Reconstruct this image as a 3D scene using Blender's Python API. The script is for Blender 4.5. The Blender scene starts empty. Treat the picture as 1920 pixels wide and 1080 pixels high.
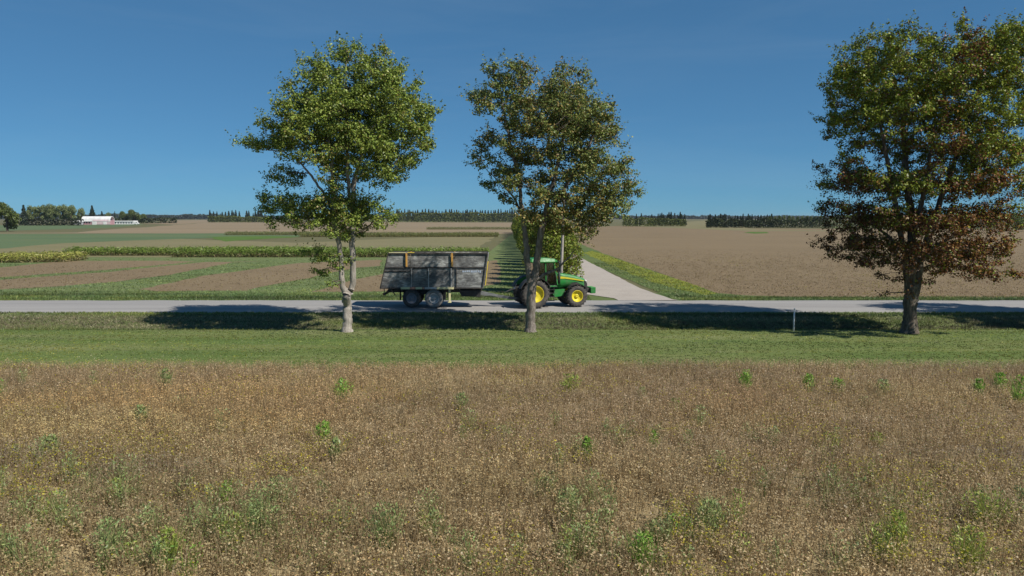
import bpy, math, random
import numpy as np
from mathutils import Vector, Matrix, Euler

random.seed(7)
rng = np.random.default_rng(11)
C = bpy.context.scene.collection
S = bpy.context.scene

# ------------------------------------------------------------------ camera
CAM_H = 6.5
F_PX = 1400.0
PITCH = math.atan((540 - 408) / F_PX)
cam_d = bpy.data.cameras.new('camera')
cam_d.sensor_width = 36.0
cam_d.lens = 36.0 * F_PX / 1920.0
cam_d.clip_start = 0.1
cam_d.clip_end = 30000
cam = bpy.data.objects.new('camera', cam_d)
cam.location = (0, 0, CAM_H)
cam.rotation_euler = (math.pi / 2 - PITCH, 0, 0)
C.objects.link(cam)
S.camera = cam

# ------------------------------------------------------------------ light
SUN_EL = math.radians(45)
SUN_AZ = math.radians(-34)          # angle of the direction TOWARDS the sun, from +X towards +Y
to_sun = Vector((math.cos(SUN_AZ) * math.cos(SUN_EL), math.sin(SUN_AZ) * math.cos(SUN_EL), math.sin(SUN_EL)))
w = bpy.data.worlds.new('World')
S.world = w
w.use_nodes = True
nt = w.node_tree
bg = nt.nodes['Background']
sky = nt.nodes.new('ShaderNodeTexSky')
sky.sky_type = 'NISHITA'
sky.sun_disc = False
sky.sun_elevation = SUN_EL
sky.sun_rotation = math.pi / 2 - SUN_AZ
sky.altitude = 200
sky.air_density = 0.6
sky.dust_density = 0.0
sky.ozone_density = 3.0
# the photograph's sky is deeper and more even than the raw one: soften its range and cool it, over the whole dome
gam = nt.nodes.new('ShaderNodeGamma'); gam.inputs[1].default_value = .56
mul = nt.nodes.new('ShaderNodeVectorMath'); mul.operation = 'MULTIPLY'; mul.inputs[1].default_value = (.50, 1.07, 1.50)
nt.links.new(sky.outputs[0], gam.inputs[0])
nt.links.new(gam.outputs[0], mul.inputs[0])
# very faint high streaks of cirrus
wtc = nt.nodes.new('ShaderNodeTexCoord')
wmp = nt.nodes.new('ShaderNodeMapping'); wmp.inputs['Scale'].default_value = (1.1, 1.1, 9.0); wmp.inputs['Rotation'].default_value = (.03, .05, .4)
wno = nt.nodes.new('ShaderNodeTexNoise'); wno.inputs['Scale'].default_value = 1.6; wno.inputs['Detail'].default_value = 7; wno.inputs['Roughness'].default_value = .62; wno.inputs['Distortion'].default_value = .5
wra = nt.nodes.new('ShaderNodeValToRGB'); wra.color_ramp.elements[0].position = .50; wra.color_ramp.elements[0].color = (0, 0, 0, 1)
wra.color_ramp.elements[1].position = .80; wra.color_ramp.elements[1].color = (.08, .08, .08, 1)
wmx = nt.nodes.new('ShaderNodeMix'); wmx.data_type = 'RGBA'
nt.links.new(wtc.outputs['Generated'], wmp.inputs[0]); nt.links.new(wmp.outputs[0], wno.inputs['Vector'])
nt.links.new(wno.outputs['Fac'], wra.inputs[0]); nt.links.new(wra.outputs[0], wmx.inputs[0])
nt.links.new(mul.outputs[0], wmx.inputs[6]); wmx.inputs[7].default_value = (3.6, 4.6, 5.4, 1)
nt.links.new(wmx.outputs[2], bg.inputs[0])
bg.inputs[1].default_value = 0.1
sun_d = bpy.data.lights.new('sun', 'SUN')
sun_d.energy = 5.0
sun_d.angle = math.radians(0.5)
sun_d.color = (1.0, 0.94, 0.84)
sun = bpy.data.objects.new('sun', sun_d)
sun.rotation_euler = to_sun.to_track_quat('Z', 'Y').to_euler()
C.objects.link(sun)
S.view_settings.view_transform = 'Standard'
S.view_settings.look = 'None'
S.view_settings.exposure = 0.2
S.view_settings.gamma = 1.0
S.render.engine = 'CYCLES'
S.cycles.max_bounces = 6
S.cycles.diffuse_bounces = 2
S.cycles.transparent_max_bounces = 8


# ------------------------------------------------------------------ measuring helpers
def P(px, py, z=0.0):
    """a point of the photograph carried to the height z -> x, y"""
    u = (px - 960) / F_PX
    v = (540 - py) / F_PX
    dy = math.cos(PITCH) + v * math.sin(PITCH)
    dz = -math.sin(PITCH) + v * math.cos(PITCH)
    t = (z - CAM_H) / dz
    return (u * t, dy * t)


def PY(px, py, Y):
    """a point of the photograph carried to the distance Y -> x, z"""
    u = (px - 960) / F_PX
    v = (540 - py) / F_PX
    dy = math.cos(PITCH) + v * math.sin(PITCH)
    dz = -math.sin(PITCH) + v * math.cos(PITCH)
    t = Y / dy
    return (u * t, CAM_H + dz * t)


def ss(a, b, x):
    t = np.clip((x - a) / (b - a), 0, 1)
    return t * t * (3 - 2 * t)


_lat = rng.random((256, 256))


def vnoise(x, y):
    xi = np.floor(x).astype(int); yi = np.floor(y).astype(int)
    fx = x - xi; fy = y - yi
    fx = fx * fx * (3 - 2 * fx); fy = fy * fy * (3 - 2 * fy)
    a = _lat[xi % 256, yi % 256]; b = _lat[(xi + 1) % 256, yi % 256]
    c = _lat[xi % 256, (yi + 1) % 256]; d = _lat[(xi + 1) % 256, (yi + 1) % 256]
    return (a * (1 - fx) + b * fx) * (1 - fy) + (c * (1 - fx) + d * fx) * fy


def fbm(x, y, o=3):
    s = 0; a = .5; t = 0
    for k in range(o):
        s = s + a * vnoise(x * 2 ** k + 17 * k, y * 2 ** k + 31 * k); t += a; a *= .5
    return s / t


# ground heights: road 0, a shallow ditch between the road and the lawn
ROAD0, ROAD1 = P(0, 585)[1], P(0, 562)[1]
LAWN0 = P(960, 691, -.25)[1]
LIP = P(960, 618, -.25)[1]


def ground_z(x, y):
    x = np.asarray(x, float); y = np.asarray(y, float)
    z = -.30 + .05 * ss(LAWN0 - 4, LAWN0, y)
    z = z - .28 * ss(LIP, LIP + 1.0, y) * (1 - ss(LIP + 1.4, ROAD0 - .5, y))
    z = z * (1 - ss(LIP + 1.8, ROAD0 - .5, y)) + (-.06) * ss(LIP + 1.8, ROAD0 - .5, y)
    far = ss(ROAD1, ROAD1 + 2, y)
    z = z * (1 - far) + (-.06) * far
    return z


# ------------------------------------------------------------------ object helpers
def tag(o, label=None, cat=None, group=None, kind=None):
    if label: o['label'] = label
    if cat: o['category'] = cat
    if group: o['group'] = group
    if kind: o['kind'] = kind
    return o


def empty(name, loc=(0, 0, 0), rz=0.0):
    o = bpy.data.objects.new(name, None)
    o.location = loc
    o.rotation_euler = (0, 0, rz)
    o.empty_display_size = .5
    C.objects.link(o)
    return o


def np_mesh(name, verts, faces, mat, parent=None, col=None, smooth=False):
    """faces: (n,k) int array with one k, or a list of such arrays"""
    if not isinstance(faces, (list, tuple)):
        faces = [faces]
    faces = [np.asarray(f, np.int32) for f in faces if len(f)]
    me = bpy.data.meshes.new(name)
    verts = np.asarray(verts, np.float32)
    me.vertices.add(len(verts))
    me.vertices.foreach_set('co', verts.ravel())
    tot = sum(f.size for f in faces); n = sum(len(f) for f in faces)
    me.loops.add(tot)
    me.loops.foreach_set('vertex_index', np.concatenate([f.ravel() for f in faces]))
    me.polygons.add(n)
    starts = []; s = 0
    for f in faces:
        k = f.shape[1]
        starts.append(s + np.arange(len(f)) * k)
        s += f.size
    me.polygons.foreach_set('loop_start', np.concatenate(starts).astype(np.int32))
    me.update(calc_edges=True)
    if smooth:
        me.polygons.foreach_set('use_smooth', np.ones(n, bool))
    if col is not None:
        a = me.color_attributes.new('Col', 'FLOAT_COLOR', 'POINT')
        c4 = np.ones((len(verts), 4), np.float32); c4[:, :3] = col
        a.data.foreach_set('color', c4.ravel())
    me.materials.append(mat)
    o = bpy.data.objects.new(name, me)
    C.objects.link(o)
    if parent: o.parent = parent
    return o


class MB:
    """collects simple shapes into one mesh"""
    def __init__(s):
        s.v = []; s.f = []; s.sm = []

    def add(s, vs, fs, sm=False):
        b = len(s.v)
        s.v += [tuple(v) for v in vs]
        s.f += [tuple(i + b for i in f) for f in fs]
        s.sm += [sm] * len(fs)
        return s

    def box(s, c, d, rot=None, bev=0.0):
        hx, hy, hz = d[0] / 2, d[1] / 2, d[2] / 2
        b = min(bev, hx * .9, hy * .9, hz * .9)
        if b <= 0:
            vs = [(sx * hx, sy * hy, sz * hz) for sx in (-1, 1) for sy in (-1, 1) for sz in (-1, 1)]
            fs = [(0, 1, 3, 2), (4, 6, 7, 5), (0, 4, 5, 1), (2, 3, 7, 6), (0, 2, 6, 4), (1, 5, 7, 3)]
        else:
            vs = []; fs = []
            idx = {}
            for sx in (-1, 1):
                for sy in (-1, 1):
                    for sz in (-1, 1):
                        for ax in range(3):
                            q = [sx * (hx - b), sy * (hy - b), sz * (hz - b)]
                            q[ax] = (sx * hx, sy * hy, sz * hz)[ax]
                            idx[(sx, sy, sz, ax)] = len(vs); vs.append(tuple(q))
                        fs.append(tuple(idx[(sx, sy, sz, a)] for a in range(3)))
            for sgn in (-1, 1):
                fs.append((idx[(sgn, -1, -1, 0)], idx[(sgn, 1, -1, 0)], idx[(sgn, 1, 1, 0)], idx[(sgn, -1, 1, 0)]))
                fs.append((idx[(-1, sgn, -1, 1)], idx[(1, sgn, -1, 1)], idx[(1, sgn, 1, 1)], idx[(-1, sgn, 1, 1)]))
                fs.append((idx[(-1, -1, sgn, 2)], idx[(1, -1, sgn, 2)], idx[(1, 1, sgn, 2)], idx[(-1, 1, sgn, 2)]))
            for a in (-1, 1):
                for c2 in (-1, 1):
                    fs.append((idx[(-1, a, c2, 1)], idx[(1, a, c2, 1)], idx[(1, a, c2, 2)], idx[(-1, a, c2, 2)]))
                    fs.append((idx[(a, -1, c2, 0)], idx[(a, 1, c2, 0)], idx[(a, 1, c2, 2)], idx[(a, -1, c2, 2)]))
                    fs.append((idx[(a, c2, -1, 0)], idx[(a, c2, 1, 0)], idx[(a, c2, 1, 1)], idx[(a, c2, -1, 1)]))
        R = rot.to_matrix() if isinstance(rot, Euler) else (rot if rot is not None else Matrix.Identity(3))
        cc = Vector(c)
        return s.add([tuple(R @ Vector(v) + cc) for v in vs], fs)

    def bar(s, a, b, w, h=None):
        """a square bar between two points"""
        a = Vector(a); b = Vector(b); d = b - a
        q = d.to_track_quat('X', 'Z').to_matrix()
        return s.box((a + b) / 2, (d.length, w, h or w), q)

    def prism(s, prof, y0, y1, sm=False):
        """side profile in x,z pushed from y0 to y1"""
        n = len(prof)
        vs = [(x, y0, z) for x, z in prof] + [(x, y1, z) for x, z in prof]
        fs = [(i, (i + 1) % n, n + (i + 1) % n, n + i) for i in range(n)]
        fs += [tuple(range(n))[::-1], tuple(range(n, 2 * n))]
        return s.add(vs, fs, sm)

    def loft(s, rings, caps=True, sm=True):
        n = len(rings[0]); vs = [p for r in rings for p in r]; fs = []
        for k in range(len(rings) - 1):
            for i in range(n):
                fs.append((k * n + i, k * n + (i + 1) % n, (k + 1) * n + (i + 1) % n, (k + 1) * n + i))
        if caps:
            fs.append(tuple(range(n))[::-1]); fs.append(tuple(range((len(rings) - 1) * n, len(rings) * n)))
        return s.add(vs, fs, sm)

    def tube(s, pts, r, n=8, sm=True):
        pts = [Vector(p) for p in pts]
        if not isinstance(r, (list, tuple)): r = [r] * len(pts)
        rings = []
        for k, p in enumerate(pts):
            d = (pts[min(k + 1, len(pts) - 1)] - pts[max(k - 1, 0)]).normalized()
            up = Vector((0, 0, 1)) if abs(d.z) < .9 else Vector((1, 0, 0))
            a = d.cross(up).normalized(); b = d.cross(a)
            rings.append([tuple(p + (a * math.cos(t) + b * math.sin(t)) * r[k]) for t in [2 * math.pi * i / n for i in range(n)]])
        return s.loft(rings, True, sm)

    def lathe_y(s, prof, c=(0, 0, 0), n=40, sm=True):
        """profile of (y, radius), turned about the y axis"""
        rings = []
        for i in range(n):
            t = 2 * math.pi * i / n
            rings.append([(c[0] + r * math.cos(t), c[1] + y, c[2] + r * math.sin(t)) for y, r in prof])
        m = len(prof); vs = [p for r in rings for p in r]; fs = []
        for k in range(n):
            for i in range(m - 1):
                fs.append((k * m + i, ((k + 1) % n) * m + i, ((k + 1) % n) * m + i + 1, k * m + i + 1))
        return s.add(vs, fs, sm)

    def build(s, name, mat, parent=None, loc=None):
        me = bpy.data.meshes.new(name)
        me.from_pydata(s.v, [], s.f)
        me.polygons.foreach_set('use_smooth', s.sm)
        me.materials.append(mat)
        me.update()
        o = bpy.data.objects.new(name, me)
        C.objects.link(o)
        if parent: o.parent = parent
        if loc: o.location = loc
        return o


def copy_tree(o, parent=None):
    c = o.copy(); C.objects.link(c)
    if parent: c.parent = parent
    for ch in o.children:
        copy_tree(ch, c)
    return c


# ------------------------------------------------------------------ materials
def new_mat(name):
    m = bpy.data.materials.new(name); m.use_nodes = True
    n = m.node_tree; b = n.nodes['Principled BSDF']
    return m, n, b


def ramp(n, stops):
    r = n.nodes.new('ShaderNodeValToRGB')
    e = r.color_ramp.elements
    while len(e) < len(stops): e.new(.5)
    for i, (p, c) in enumerate(stops):
        e[i].position = p
        e[i].color = (*c, 1) if len(c) == 3 else c
    return r


def noise(n, coord, scale, detail=4, stretch=(1, 1, 1), rough=.6, dist=0):
    mp = n.nodes.new('ShaderNodeMapping'); mp.inputs['Scale'].default_value = stretch
    n.links.new(coord, mp.inputs[0])
    t = n.nodes.new('ShaderNodeTexNoise')
    t.inputs['Scale'].default_value = scale; t.inputs['Detail'].default_value = detail
    t.inputs['Roughness'].default_value = rough; t.inputs['Distortion'].default_value = dist
    n.links.new(mp.outputs[0], t.inputs['Vector'])
    return t.outputs['Fac']


def mixc(n, fac, a, b, mode='MIX'):
    m = n.nodes.new('ShaderNodeMix'); m.data_type = 'RGBA'; m.blend_type = mode
    for s, v in (('Factor', fac), ('A', a), ('B', b)):
        sock = [i for i in m.inputs if i.name == s and i.type == ('VALUE' if s == 'Factor' else 'RGBA')][0]
        if hasattr(v, 'is_linked') or hasattr(v, 'links'): n.links.new(v, sock)
        elif isinstance(v, (int, float)): sock.default_value = v
        else: sock.default_value = (*v, 1)
    return [o for o in m.outputs if o.type == 'RGBA'][0]


def ground_mat(name, patch, speck, patch_scale=.15, speck_scale=6, stretch=(1, 1, 1), mixf=.5, bump=.3, rough=.95, speck_stretch=(1, 1, 1), bump_scale=None):
    """patch, speck: colour ramps; the two are blended"""
    m, n, b = new_mat(name)
    tc = n.nodes.new('ShaderNodeTexCoord').outputs['Object']
    p = noise(n, tc, patch_scale, 5, stretch, .65, .3)
    r1 = ramp(n, patch); n.links.new(p, r1.inputs[0])
    q = noise(n, tc, speck_scale, 4, speck_stretch, .75)
    r2 = ramp(n, speck); n.links.new(q, r2.inputs[0])
    c = mixc(n, mixf, r1.outputs[0], r2.outputs[0])
    n.links.new(c, b.inputs['Base Color'])
    b.inputs['Roughness'].default_value = rough
    b.inputs['Specular IOR Level'].default_value = .15
    if bump:
        bp = n.nodes.new('ShaderNodeBump'); bp.inputs['Strength'].default_value = bump; bp.inputs['Distance'].default_value = .08
        n.links.new(noise(n, tc, bump_scale or speck_scale, 4, speck_stretch, .8), bp.inputs['Height'])
        n.links.new(bp.outputs[0], b.inputs['Normal'])
    return m


def leaf_mat(name, trans=.3, tint=(1, 1, 1)):
    m = bpy.data.materials.new(name); m.use_nodes = True
    n = m.node_tree; n.nodes.clear()
    out = n.nodes.new('ShaderNodeOutputMaterial')
    at = n.nodes.new('ShaderNodeAttribute'); at.attribute_name = 'Col'
    d = n.nodes.new('ShaderNodeBsdfDiffuse'); t = n.nodes.new('ShaderNodeBsdfTranslucent')
    g = n.nodes.new('ShaderNodeBsdfGlossy'); g.inputs['Roughness'].default_value = .45
    mx = n.nodes.new('ShaderNodeMixShader'); mx.inputs[0].default_value = trans
    m2 = n.nodes.new('ShaderNodeMixShader'); m2.inputs[0].default_value = .025
    c = mixc(n, 1.0, at.outputs['Color'], tint, 'MULTIPLY')
    n.links.new(c, d.inputs[0]); n.links.new(c, t.inputs[0])
    n.links.new(d.outputs[0], mx.inputs[1]); n.links.new(t.outputs[0], mx.inputs[2])
    n.links.new(mx.outputs[0], m2.inputs[1]); n.links.new(g.outputs[0], m2.inputs[2])
    n.links.new(m2.outputs[0], out.inputs[0])
    return m


def paint(name, col, rough=.45, metal=0., dirt=None, dirt_amt=.35, dscale=3., bump=0.):
    m, n, b = new_mat(name)
    tc = n.nodes.new('ShaderNodeTexCoord').outputs['Object']
    q = noise(n, tc, dscale, 6, (1, 1, 1), .7)
    d = dirt or tuple(c * .55 + .03 for c in col)
    r = ramp(n, [(.42, (0, 0, 0)), (.72, (dirt_amt,) * 3)]); n.links.new(q, r.inputs[0])
    c = mixc(n, r.outputs[0], col, d)
    n.links.new(c, b.inputs['Base Color'])
    rr = ramp(n, [(.3, (rough,) * 3), (.8, (min(1, rough + .3),) * 3)]); n.links.new(q, rr.inputs[0])
    n.links.new(rr.outputs[0], b.inputs['Roughness'])
    b.inputs['Metallic'].default_value = metal
    if bump:
        bp = n.nodes.new('ShaderNodeBump'); bp.inputs['Strength'].default_value = bump; bp.inputs['Distance'].default_value = .02
        n.links.new(q, bp.inputs['Height']); n.links.new(bp.outputs[0], b.inputs['Normal'])
    return m


M = {}
M['ground'] = ground_mat('far_ground', [(.35, (.13, .12, .055)), (.65, (.10, .115, .05))], [(.3, (.10, .10, .05)), (.7, (.17, .14, .08))], .01, .6)
M['litter'] = ground_mat('crop_litter', [(.35, (.33, .255, .14)), (.5, (.40, .315, .175)), (.68, (.37, .305, .185))],
                         [(.32, (.24, .18, .10)), (.5, (.38, .30, .165)), (.7, (.47, .38, .22))], .22, 9, mixf=.6, bump=.9)
M['lawn'] = ground_mat('mown_grass', [(.32, (.060, .110, .022)), (.43, (.10, .145, .038)), (.55, (.14, .165, .055)), (.66, (.20, .205, .095))],
                       [(.3, (.075, .12, .03)), (.5, (.125, .16, .05)), (.72, (.20, .21, .075))], .20, 2.0, (.22, 2.4, 1), .38, .3, speck_stretch=(.16, 1.6, 1))
M['ditch'] = ground_mat('rough_grass', [(.32, (.07, .105, .032)), (.5, (.11, .135, .045)), (.68, (.155, .15, .07))],
                        [(.3, (.05, .075, .025)), (.5, (.105, .125, .045)), (.72, (.175, .17, .08))], .35, 4, (.4, 1.6, 1), .5, .8)
M['verge'] = ground_mat('verge_grass', [(.32, (.06, .105, .03)), (.5, (.10, .14, .045)), (.68, (.13, .155, .055))],
                        [(.3, (.05, .085, .03)), (.5, (.10, .135, .045)), (.72, (.15, .16, .07))], .12, 2.5, (.5, 1, 1), .5, .4)
M['grass_strip'] = ground_mat('strip_grass', [(.32, (.085, .135, .045)), (.5, (.125, .165, .062)), (.68, (.16, .185, .078))],
                              [(.3, (.08, .12, .042)), (.7, (.165, .185, .08))], .08, 1.6, (.4, 1, 1), .5, .3)
M['pale_green'] = ground_mat('pale_green_crop', [(.32, (.075, .12, .06)), (.5, (.10, .15, .07)), (.68, (.13, .15, .07))],
                             [(.3, (.07, .11, .05)), (.7, (.13, .16, .08))], .03, .8, (.4, 1, 1), .4, .2)
M['beans'] = ground_mat('dry_bean_field', [(.32, (.165, .125, .074)), (.5, (.195, .145, .088)), (.68, (.215, .165, .095))],
                        [(.3, (.135, .10, .06)), (.5, (.195, .147, .088)), (.72, (.265, .205, .12))], .05, 2.2, (.5, 1, 1), .5, .8)
M['olive_beans'] = ground_mat('ripening_bean_field', [(.32, (.15, .155, .07)), (.5, (.18, .175, .085)), (.68, (.21, .185, .10))],
                              [(.3, (.13, .12, .06)), (.7, (.25, .20, .12))], .05, 1.2, (.4, 1, 1), .5, .4)
M['stubble'] = ground_mat('stubble_field', [(.32, (.20, .155, .098)), (.5, (.24, .185, .118)), (.68, (.27, .21, .135))],
                          [(.3, (.18, .14, .09)), (.7, (.26, .205, .13))], .012, .4, (.3, 1.5, 1), .4, .2)
M['bright_green'] = ground_mat('bright_green_weeds', [(.32, (.055, .12, .02)), (.68, (.10, .17, .03))],
                               [(.3, (.05, .10, .02)), (.7, (.12, .18, .04))], .08, 1.5, mixf=.5, bump=.5)
M['yellow_weeds'] = ground_mat('yellow_green_weeds', [(.32, (.155, .19, .024)), (.5, (.19, .21, .026)), (.68, (.225, .23, .03))],
                               [(.3, (.14, .175, .025)), (.7, (.215, .22, .04))], .3, 3, mixf=.5, bump=.6)
M['asphalt'] = ground_mat('old_pale_asphalt', [(.34, (.235, .225, .22)), (.5, (.29, .28, .272)), (.64, (.325, .314, .30))],
                         [(.3, (.235, .228, .224)), (.5, (.29, .28, .27)), (.72, (.35, .34, .325))], .42, 11, (.05, 2.2, 1), .35, .2, .85, speck_stretch=(.5, 1.5, 1))
M['gravel'] = ground_mat('limestone_gravel', [(.32, (.33, .295, .26)), (.5, (.39, .35, .31)), (.68, (.43, .39, .345))],
                        [(.3, (.28, .25, .22)), (.5, (.37, .33, .295)), (.72, (.46, .42, .375))], .3, 7, mixf=.5, bump=.5)
M['leaf'] = leaf_mat('leaves', .28)
M['tree_leaf'] = leaf_mat('tree_leaves', .17)
M['dry_leaf'] = leaf_mat('dry_leaves', .55)
M['needle'] = leaf_mat('needles', .08)


def bark_mat(name, a, b_, c):
    m, n, b = new_mat(name)
    tc = n.nodes.new('ShaderNodeTexCoord').outputs['Object']
    q = noise(n, tc, 2.2, 6, (3.5, 3.5, .7), .75, .6)
    r = ramp(n, [(.33, a), (.5, b_), (.68, c)]); n.links.new(q, r.inputs[0])
    n.links.new(r.outputs[0], b.inputs['Base Color'])
    b.inputs['Roughness'].default_value = .95; b.inputs['Specular IOR Level'].default_value = .1
    bp = n.nodes.new('ShaderNodeBump'); bp.inputs['Strength'].default_value = .9; bp.inputs['Distance'].default_value = .06
    n.links.new(q, bp.inputs['Height']); n.links.new(bp.outputs[0], b.inputs['Normal'])
    return m


M['bark'] = bark_mat('grey_bark', (.16, .14, .12), (.30, .27, .235), (.44, .41, .36))
M['bark_dark'] = bark_mat('dark_bark', (.06, .048, .04), (.12, .10, .08), (.24, .21, .17))
M['bark_mid'] = bark_mat('brown_grey_bark', (.09, .075, .062), (.17, .145, .125), (.32, .29, .26))
M['bark_far'] = paint('far_bark', (.10, .08, .06), .9)


# ------------------------------------------------------------------ the setting
def grid(name, x0, x1, y0, y1, nx, ny, mat, zf, yjit=None, lift=0.):
    xs = np.linspace(x0, x1, nx + 1); ys = np.linspace(y0, y1, ny + 1)
    X, Y = np.meshgrid(xs, ys)
    if yjit is not None:
        Y = Y + yjit(X, Y)
    Z = zf(X, Y) + lift
    v = np.stack([X, Y, Z], -1).reshape(-1, 3)
    i = np.arange(nx)[None, :] + (nx + 1) * np.arange(ny)[:, None]
    i = i.ravel()
    f = np.stack([i, i + 1, i + nx + 2, i + nx + 1], 1)
    o = np_mesh(name, v, f, mat, smooth=True)
    return tag(o, kind='structure')


def sheet(name, pts, mat, z, px=True, rough_edge=.0, step=4.0):
    """a flat patch whose corners are given in the photograph's pixels (or metres); edges wander a little"""
    q = [P(a, b, z) if px else (a, b) for a, b in pts]
    out = []
    for k in range(len(q)):
        a = q[k]; b = q[(k + 1) % len(q)]
        L = math.hypot(b[0] - a[0], b[1] - a[1])
        n = max(1, min(60, int(L / step)))
        for j in range(n):
            t = j / n
            x = a[0] + (b[0] - a[0]) * t; y = a[1] + (b[1] - a[1]) * t
            if rough_edge:
                x += random.uniform(-1, 1) * rough_edge; y += random.uniform(-1, 1) * rough_edge
            out.append((x, y, z))
    from mathutils.geometry import tessellate_polygon
    tris = tessellate_polygon([[Vector(p) for p in out]])
    fs = []
    for a, b, c in tris:
        A, B, D = out[a], out[b], out[c]
        cr = (B[0] - A[0]) * (D[1] - A[1]) - (B[1] - A[1]) * (D[0] - A[0])
        fs.append((a, b, c) if cr > 0 else (a, c, b))
    o = np_mesh(name, np.array(out), np.array(fs), mat)
    return tag(o, kind='structure')


# one sheet to the horizon, with a hole's worth of finer sheets just above it
g = MB()
g.add([(-9000, -60, -.75), (9000, -60, -.75), (9000, ROAD1 + 1.0, -.75), (-9000, ROAD1 + 1.0, -.75)], [(0, 1, 2, 3)])
g.add([(-9000, ROAD1 + 1.0, -.06), (9000, ROAD1 + 1.0, -.06), (9000, 16000, -.06), (-9000, 16000, -.06)], [(0, 1, 2, 3)])
g.add([(-9000, ROAD1 + 1.0, -.75), (9000, ROAD1 + 1.0, -.75), (9000, ROAD1 + 1.0, -.06), (-9000, ROAD1 + 1.0, -.06)], [(0, 1, 2, 3)])
tag(g.build('ground', M['ground']), kind='structure')

edge_w = lambda X, Y: 0 * X
grid('crop_ground', -400, 400, -30, LAWN0, 200, 30, M['litter'], ground_z)
grid('lawn', -400, 400, LAWN0, LIP + .3, 200, 12, M['lawn'], ground_z)
grid('ditch', -400, 400, LIP + .3, ROAD0 + .1, 300, 22, M['ditch'], lambda x, y: ground_z(x, y) + .05 * (fbm(x * .8, y * .8) - .5))
grid('far_verge', -400, 400, ROAD1 - .1, ROAD1 + 6, 200, 6, M['verge'], ground_z, lift=.004)

# the road: a cambered strip with slightly ragged shoulders
xs = np.linspace(-420, 420, 841)
rows = []
prof = [(0, -.09), (.35, -.02), (1.0, .0), (3.9, .05), (6.9, .0), (ROAD1 - ROAD0 - .3, -.02), (ROAD1 - ROAD0, -.09)]
for k, (dy, z) in enumerate(prof):
    jit = (fbm(xs * .7 + 40 * k, xs * 0 + k) - .5) * (.55 if k in (0, 1, 5, 6) else 0)
    rows.append(np.stack([xs, ROAD0 + dy + jit, np.full_like(xs, z)], 1))
v = np.concatenate(rows); n_ = len(xs)
f = np.concatenate([np.stack([np.arange(n_ - 1) + k * n_, np.arange(n_ - 1) + 1 + k * n_, np.arange(n_ - 1) + 1 + (k + 1) * n_, np.arange(n_ - 1) + (k + 1) * n_], 1) for k in range(len(prof) - 1)])
tag(np_mesh('road', v, f, M['asphalt'], smooth=True), kind='structure')

Z0 = -.05
# fields beyond the road, left of the tree row (corner points read off the photograph)
sheet('verge', [(-300, 561), (-300, 546), (300, 546), (560, 548), (960, 548), (985, 561)], M['verge'], Z0 + .002, rough_edge=.15, step=2)
sheet('strip_field', [(-1200, 561), (-900, 482), (560, 481), (905, 482), (958, 440), (985, 440), (1000, 500), (985, 561)], M['grass_strip'], Z0)
BEANS_L = [
    [(-700, 515), (0, 502), (120, 489), (320, 489), (373, 490), (200, 506), (0, 520), (-500, 548)],
    [(-420, 560), (0, 525), (200, 510), (385, 491), (437, 491), (507, 489), (437, 492), (320, 515), (222, 528), (110, 537), (0, 543), (-300, 556)],
    [(262, 543), (379, 518), (560, 493), (714, 487), (712, 499), (670, 502), (560, 525), (455, 545), (300, 546)],
    [(590, 547), (668, 524), (714, 514), (820, 498), (930, 488), (938, 497), (936, 532), (850, 545), (720, 546)],
]
for pts in BEANS_L:
    sheet('bean_strip', pts, M['beans'], Z0 + .01, rough_edge=.35, step=2.5)
sheet('ripening_strip', [(-200, 474), (50, 458), (306, 447), (560, 455), (905, 440), (925, 440), (900, 470), (880, 482), (560, 482), (0, 482)], M['olive_beans'], Z0 + .01, rough_edge=1.2, step=12)
sheet('pale_green_field', [(-1500, 470), (-1500, 439), (0, 438.5), (400, 437.5), (560, 438), (905, 439.5), (560, 444), (400, 446), (250, 451), (120, 456), (0, 466), (-300, 478)], M['pale_green'], Z0 + .02, rough_edge=1.5, step=14)
sheet('bright_green_strip', [(388, 444), (500, 442.6), (565, 444), (480, 449), (420, 452.5), (405, 448)], M['bright_green'], Z0 + .03, rough_edge=1, step=8)
sheet('stubble_field', [(-200, 437.5), (130, 436), (270, 426), (390, 417), (560, 415.6), (965, 417.5), (965, 438.5), (560, 437.5)], M['stubble'], Z0 + .02, rough_edge=3, step=40)
sheet('far_meadow', [(-300, 436), (-300, 423), (60, 422.5), (260, 419.5), (270, 421), (200, 427), (0, 433)], M['pale_green'], Z0 + .03, rough_edge=2, step=30)
sheet('far_meadow', [(270, 419), (330, 413), (390, 412.5), (390, 417), (330, 421)], M['stubble'], Z0 + .035, rough_edge=3, step=40)
# right of the gravel lane
BEANS_R = [(1345, 550), (1131, 476), (1052, 443), (1010, 428.5), (1180, 423), (1285, 424), (1330, 428.5), (2400, 431), (3800, 440), (3800, 559), (1920, 559), (1500, 557), (1400, 554.5)]
sheet('right_field', BEANS_R, M['beans'], Z0 + .01, rough_edge=.3, step=6)
sheet('far_meadow', [(1180, 424), (1285, 416), (1330, 413), (1420, 430), (1700, 434), (1400, 433)], M['olive_beans'], Z0 + .03, rough_edge=2, step=30)
sheet('bright_green_strip', [(1395, 436.2), (1405, 434.6), (1438, 434.6), (1442, 437), (1415, 438)], M['bright_green'], Z0 + .04, rough_edge=.5, step=6)
sheet('lane_verge', [(1262, 561), (1085, 484), (960, 412), (975, 412), (1010, 427), (1052, 442), (1131, 475), (1345, 549), (1400, 554), (1500, 557), (1700, 561)], M['verge'], Z0 + .015, rough_edge=.15, step=3)
YW = [(1093, 474), (1107, 480), (1160, 503), (1215, 526), (1270, 542), (1324, 553), (1345, 549.5), (1240, 514), (1133, 477), (1110, 470)]
sheet('yellow_weed_strip', YW, M['yellow_weeds'], Z0 + .02, rough_edge=.25, step=2)
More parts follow.
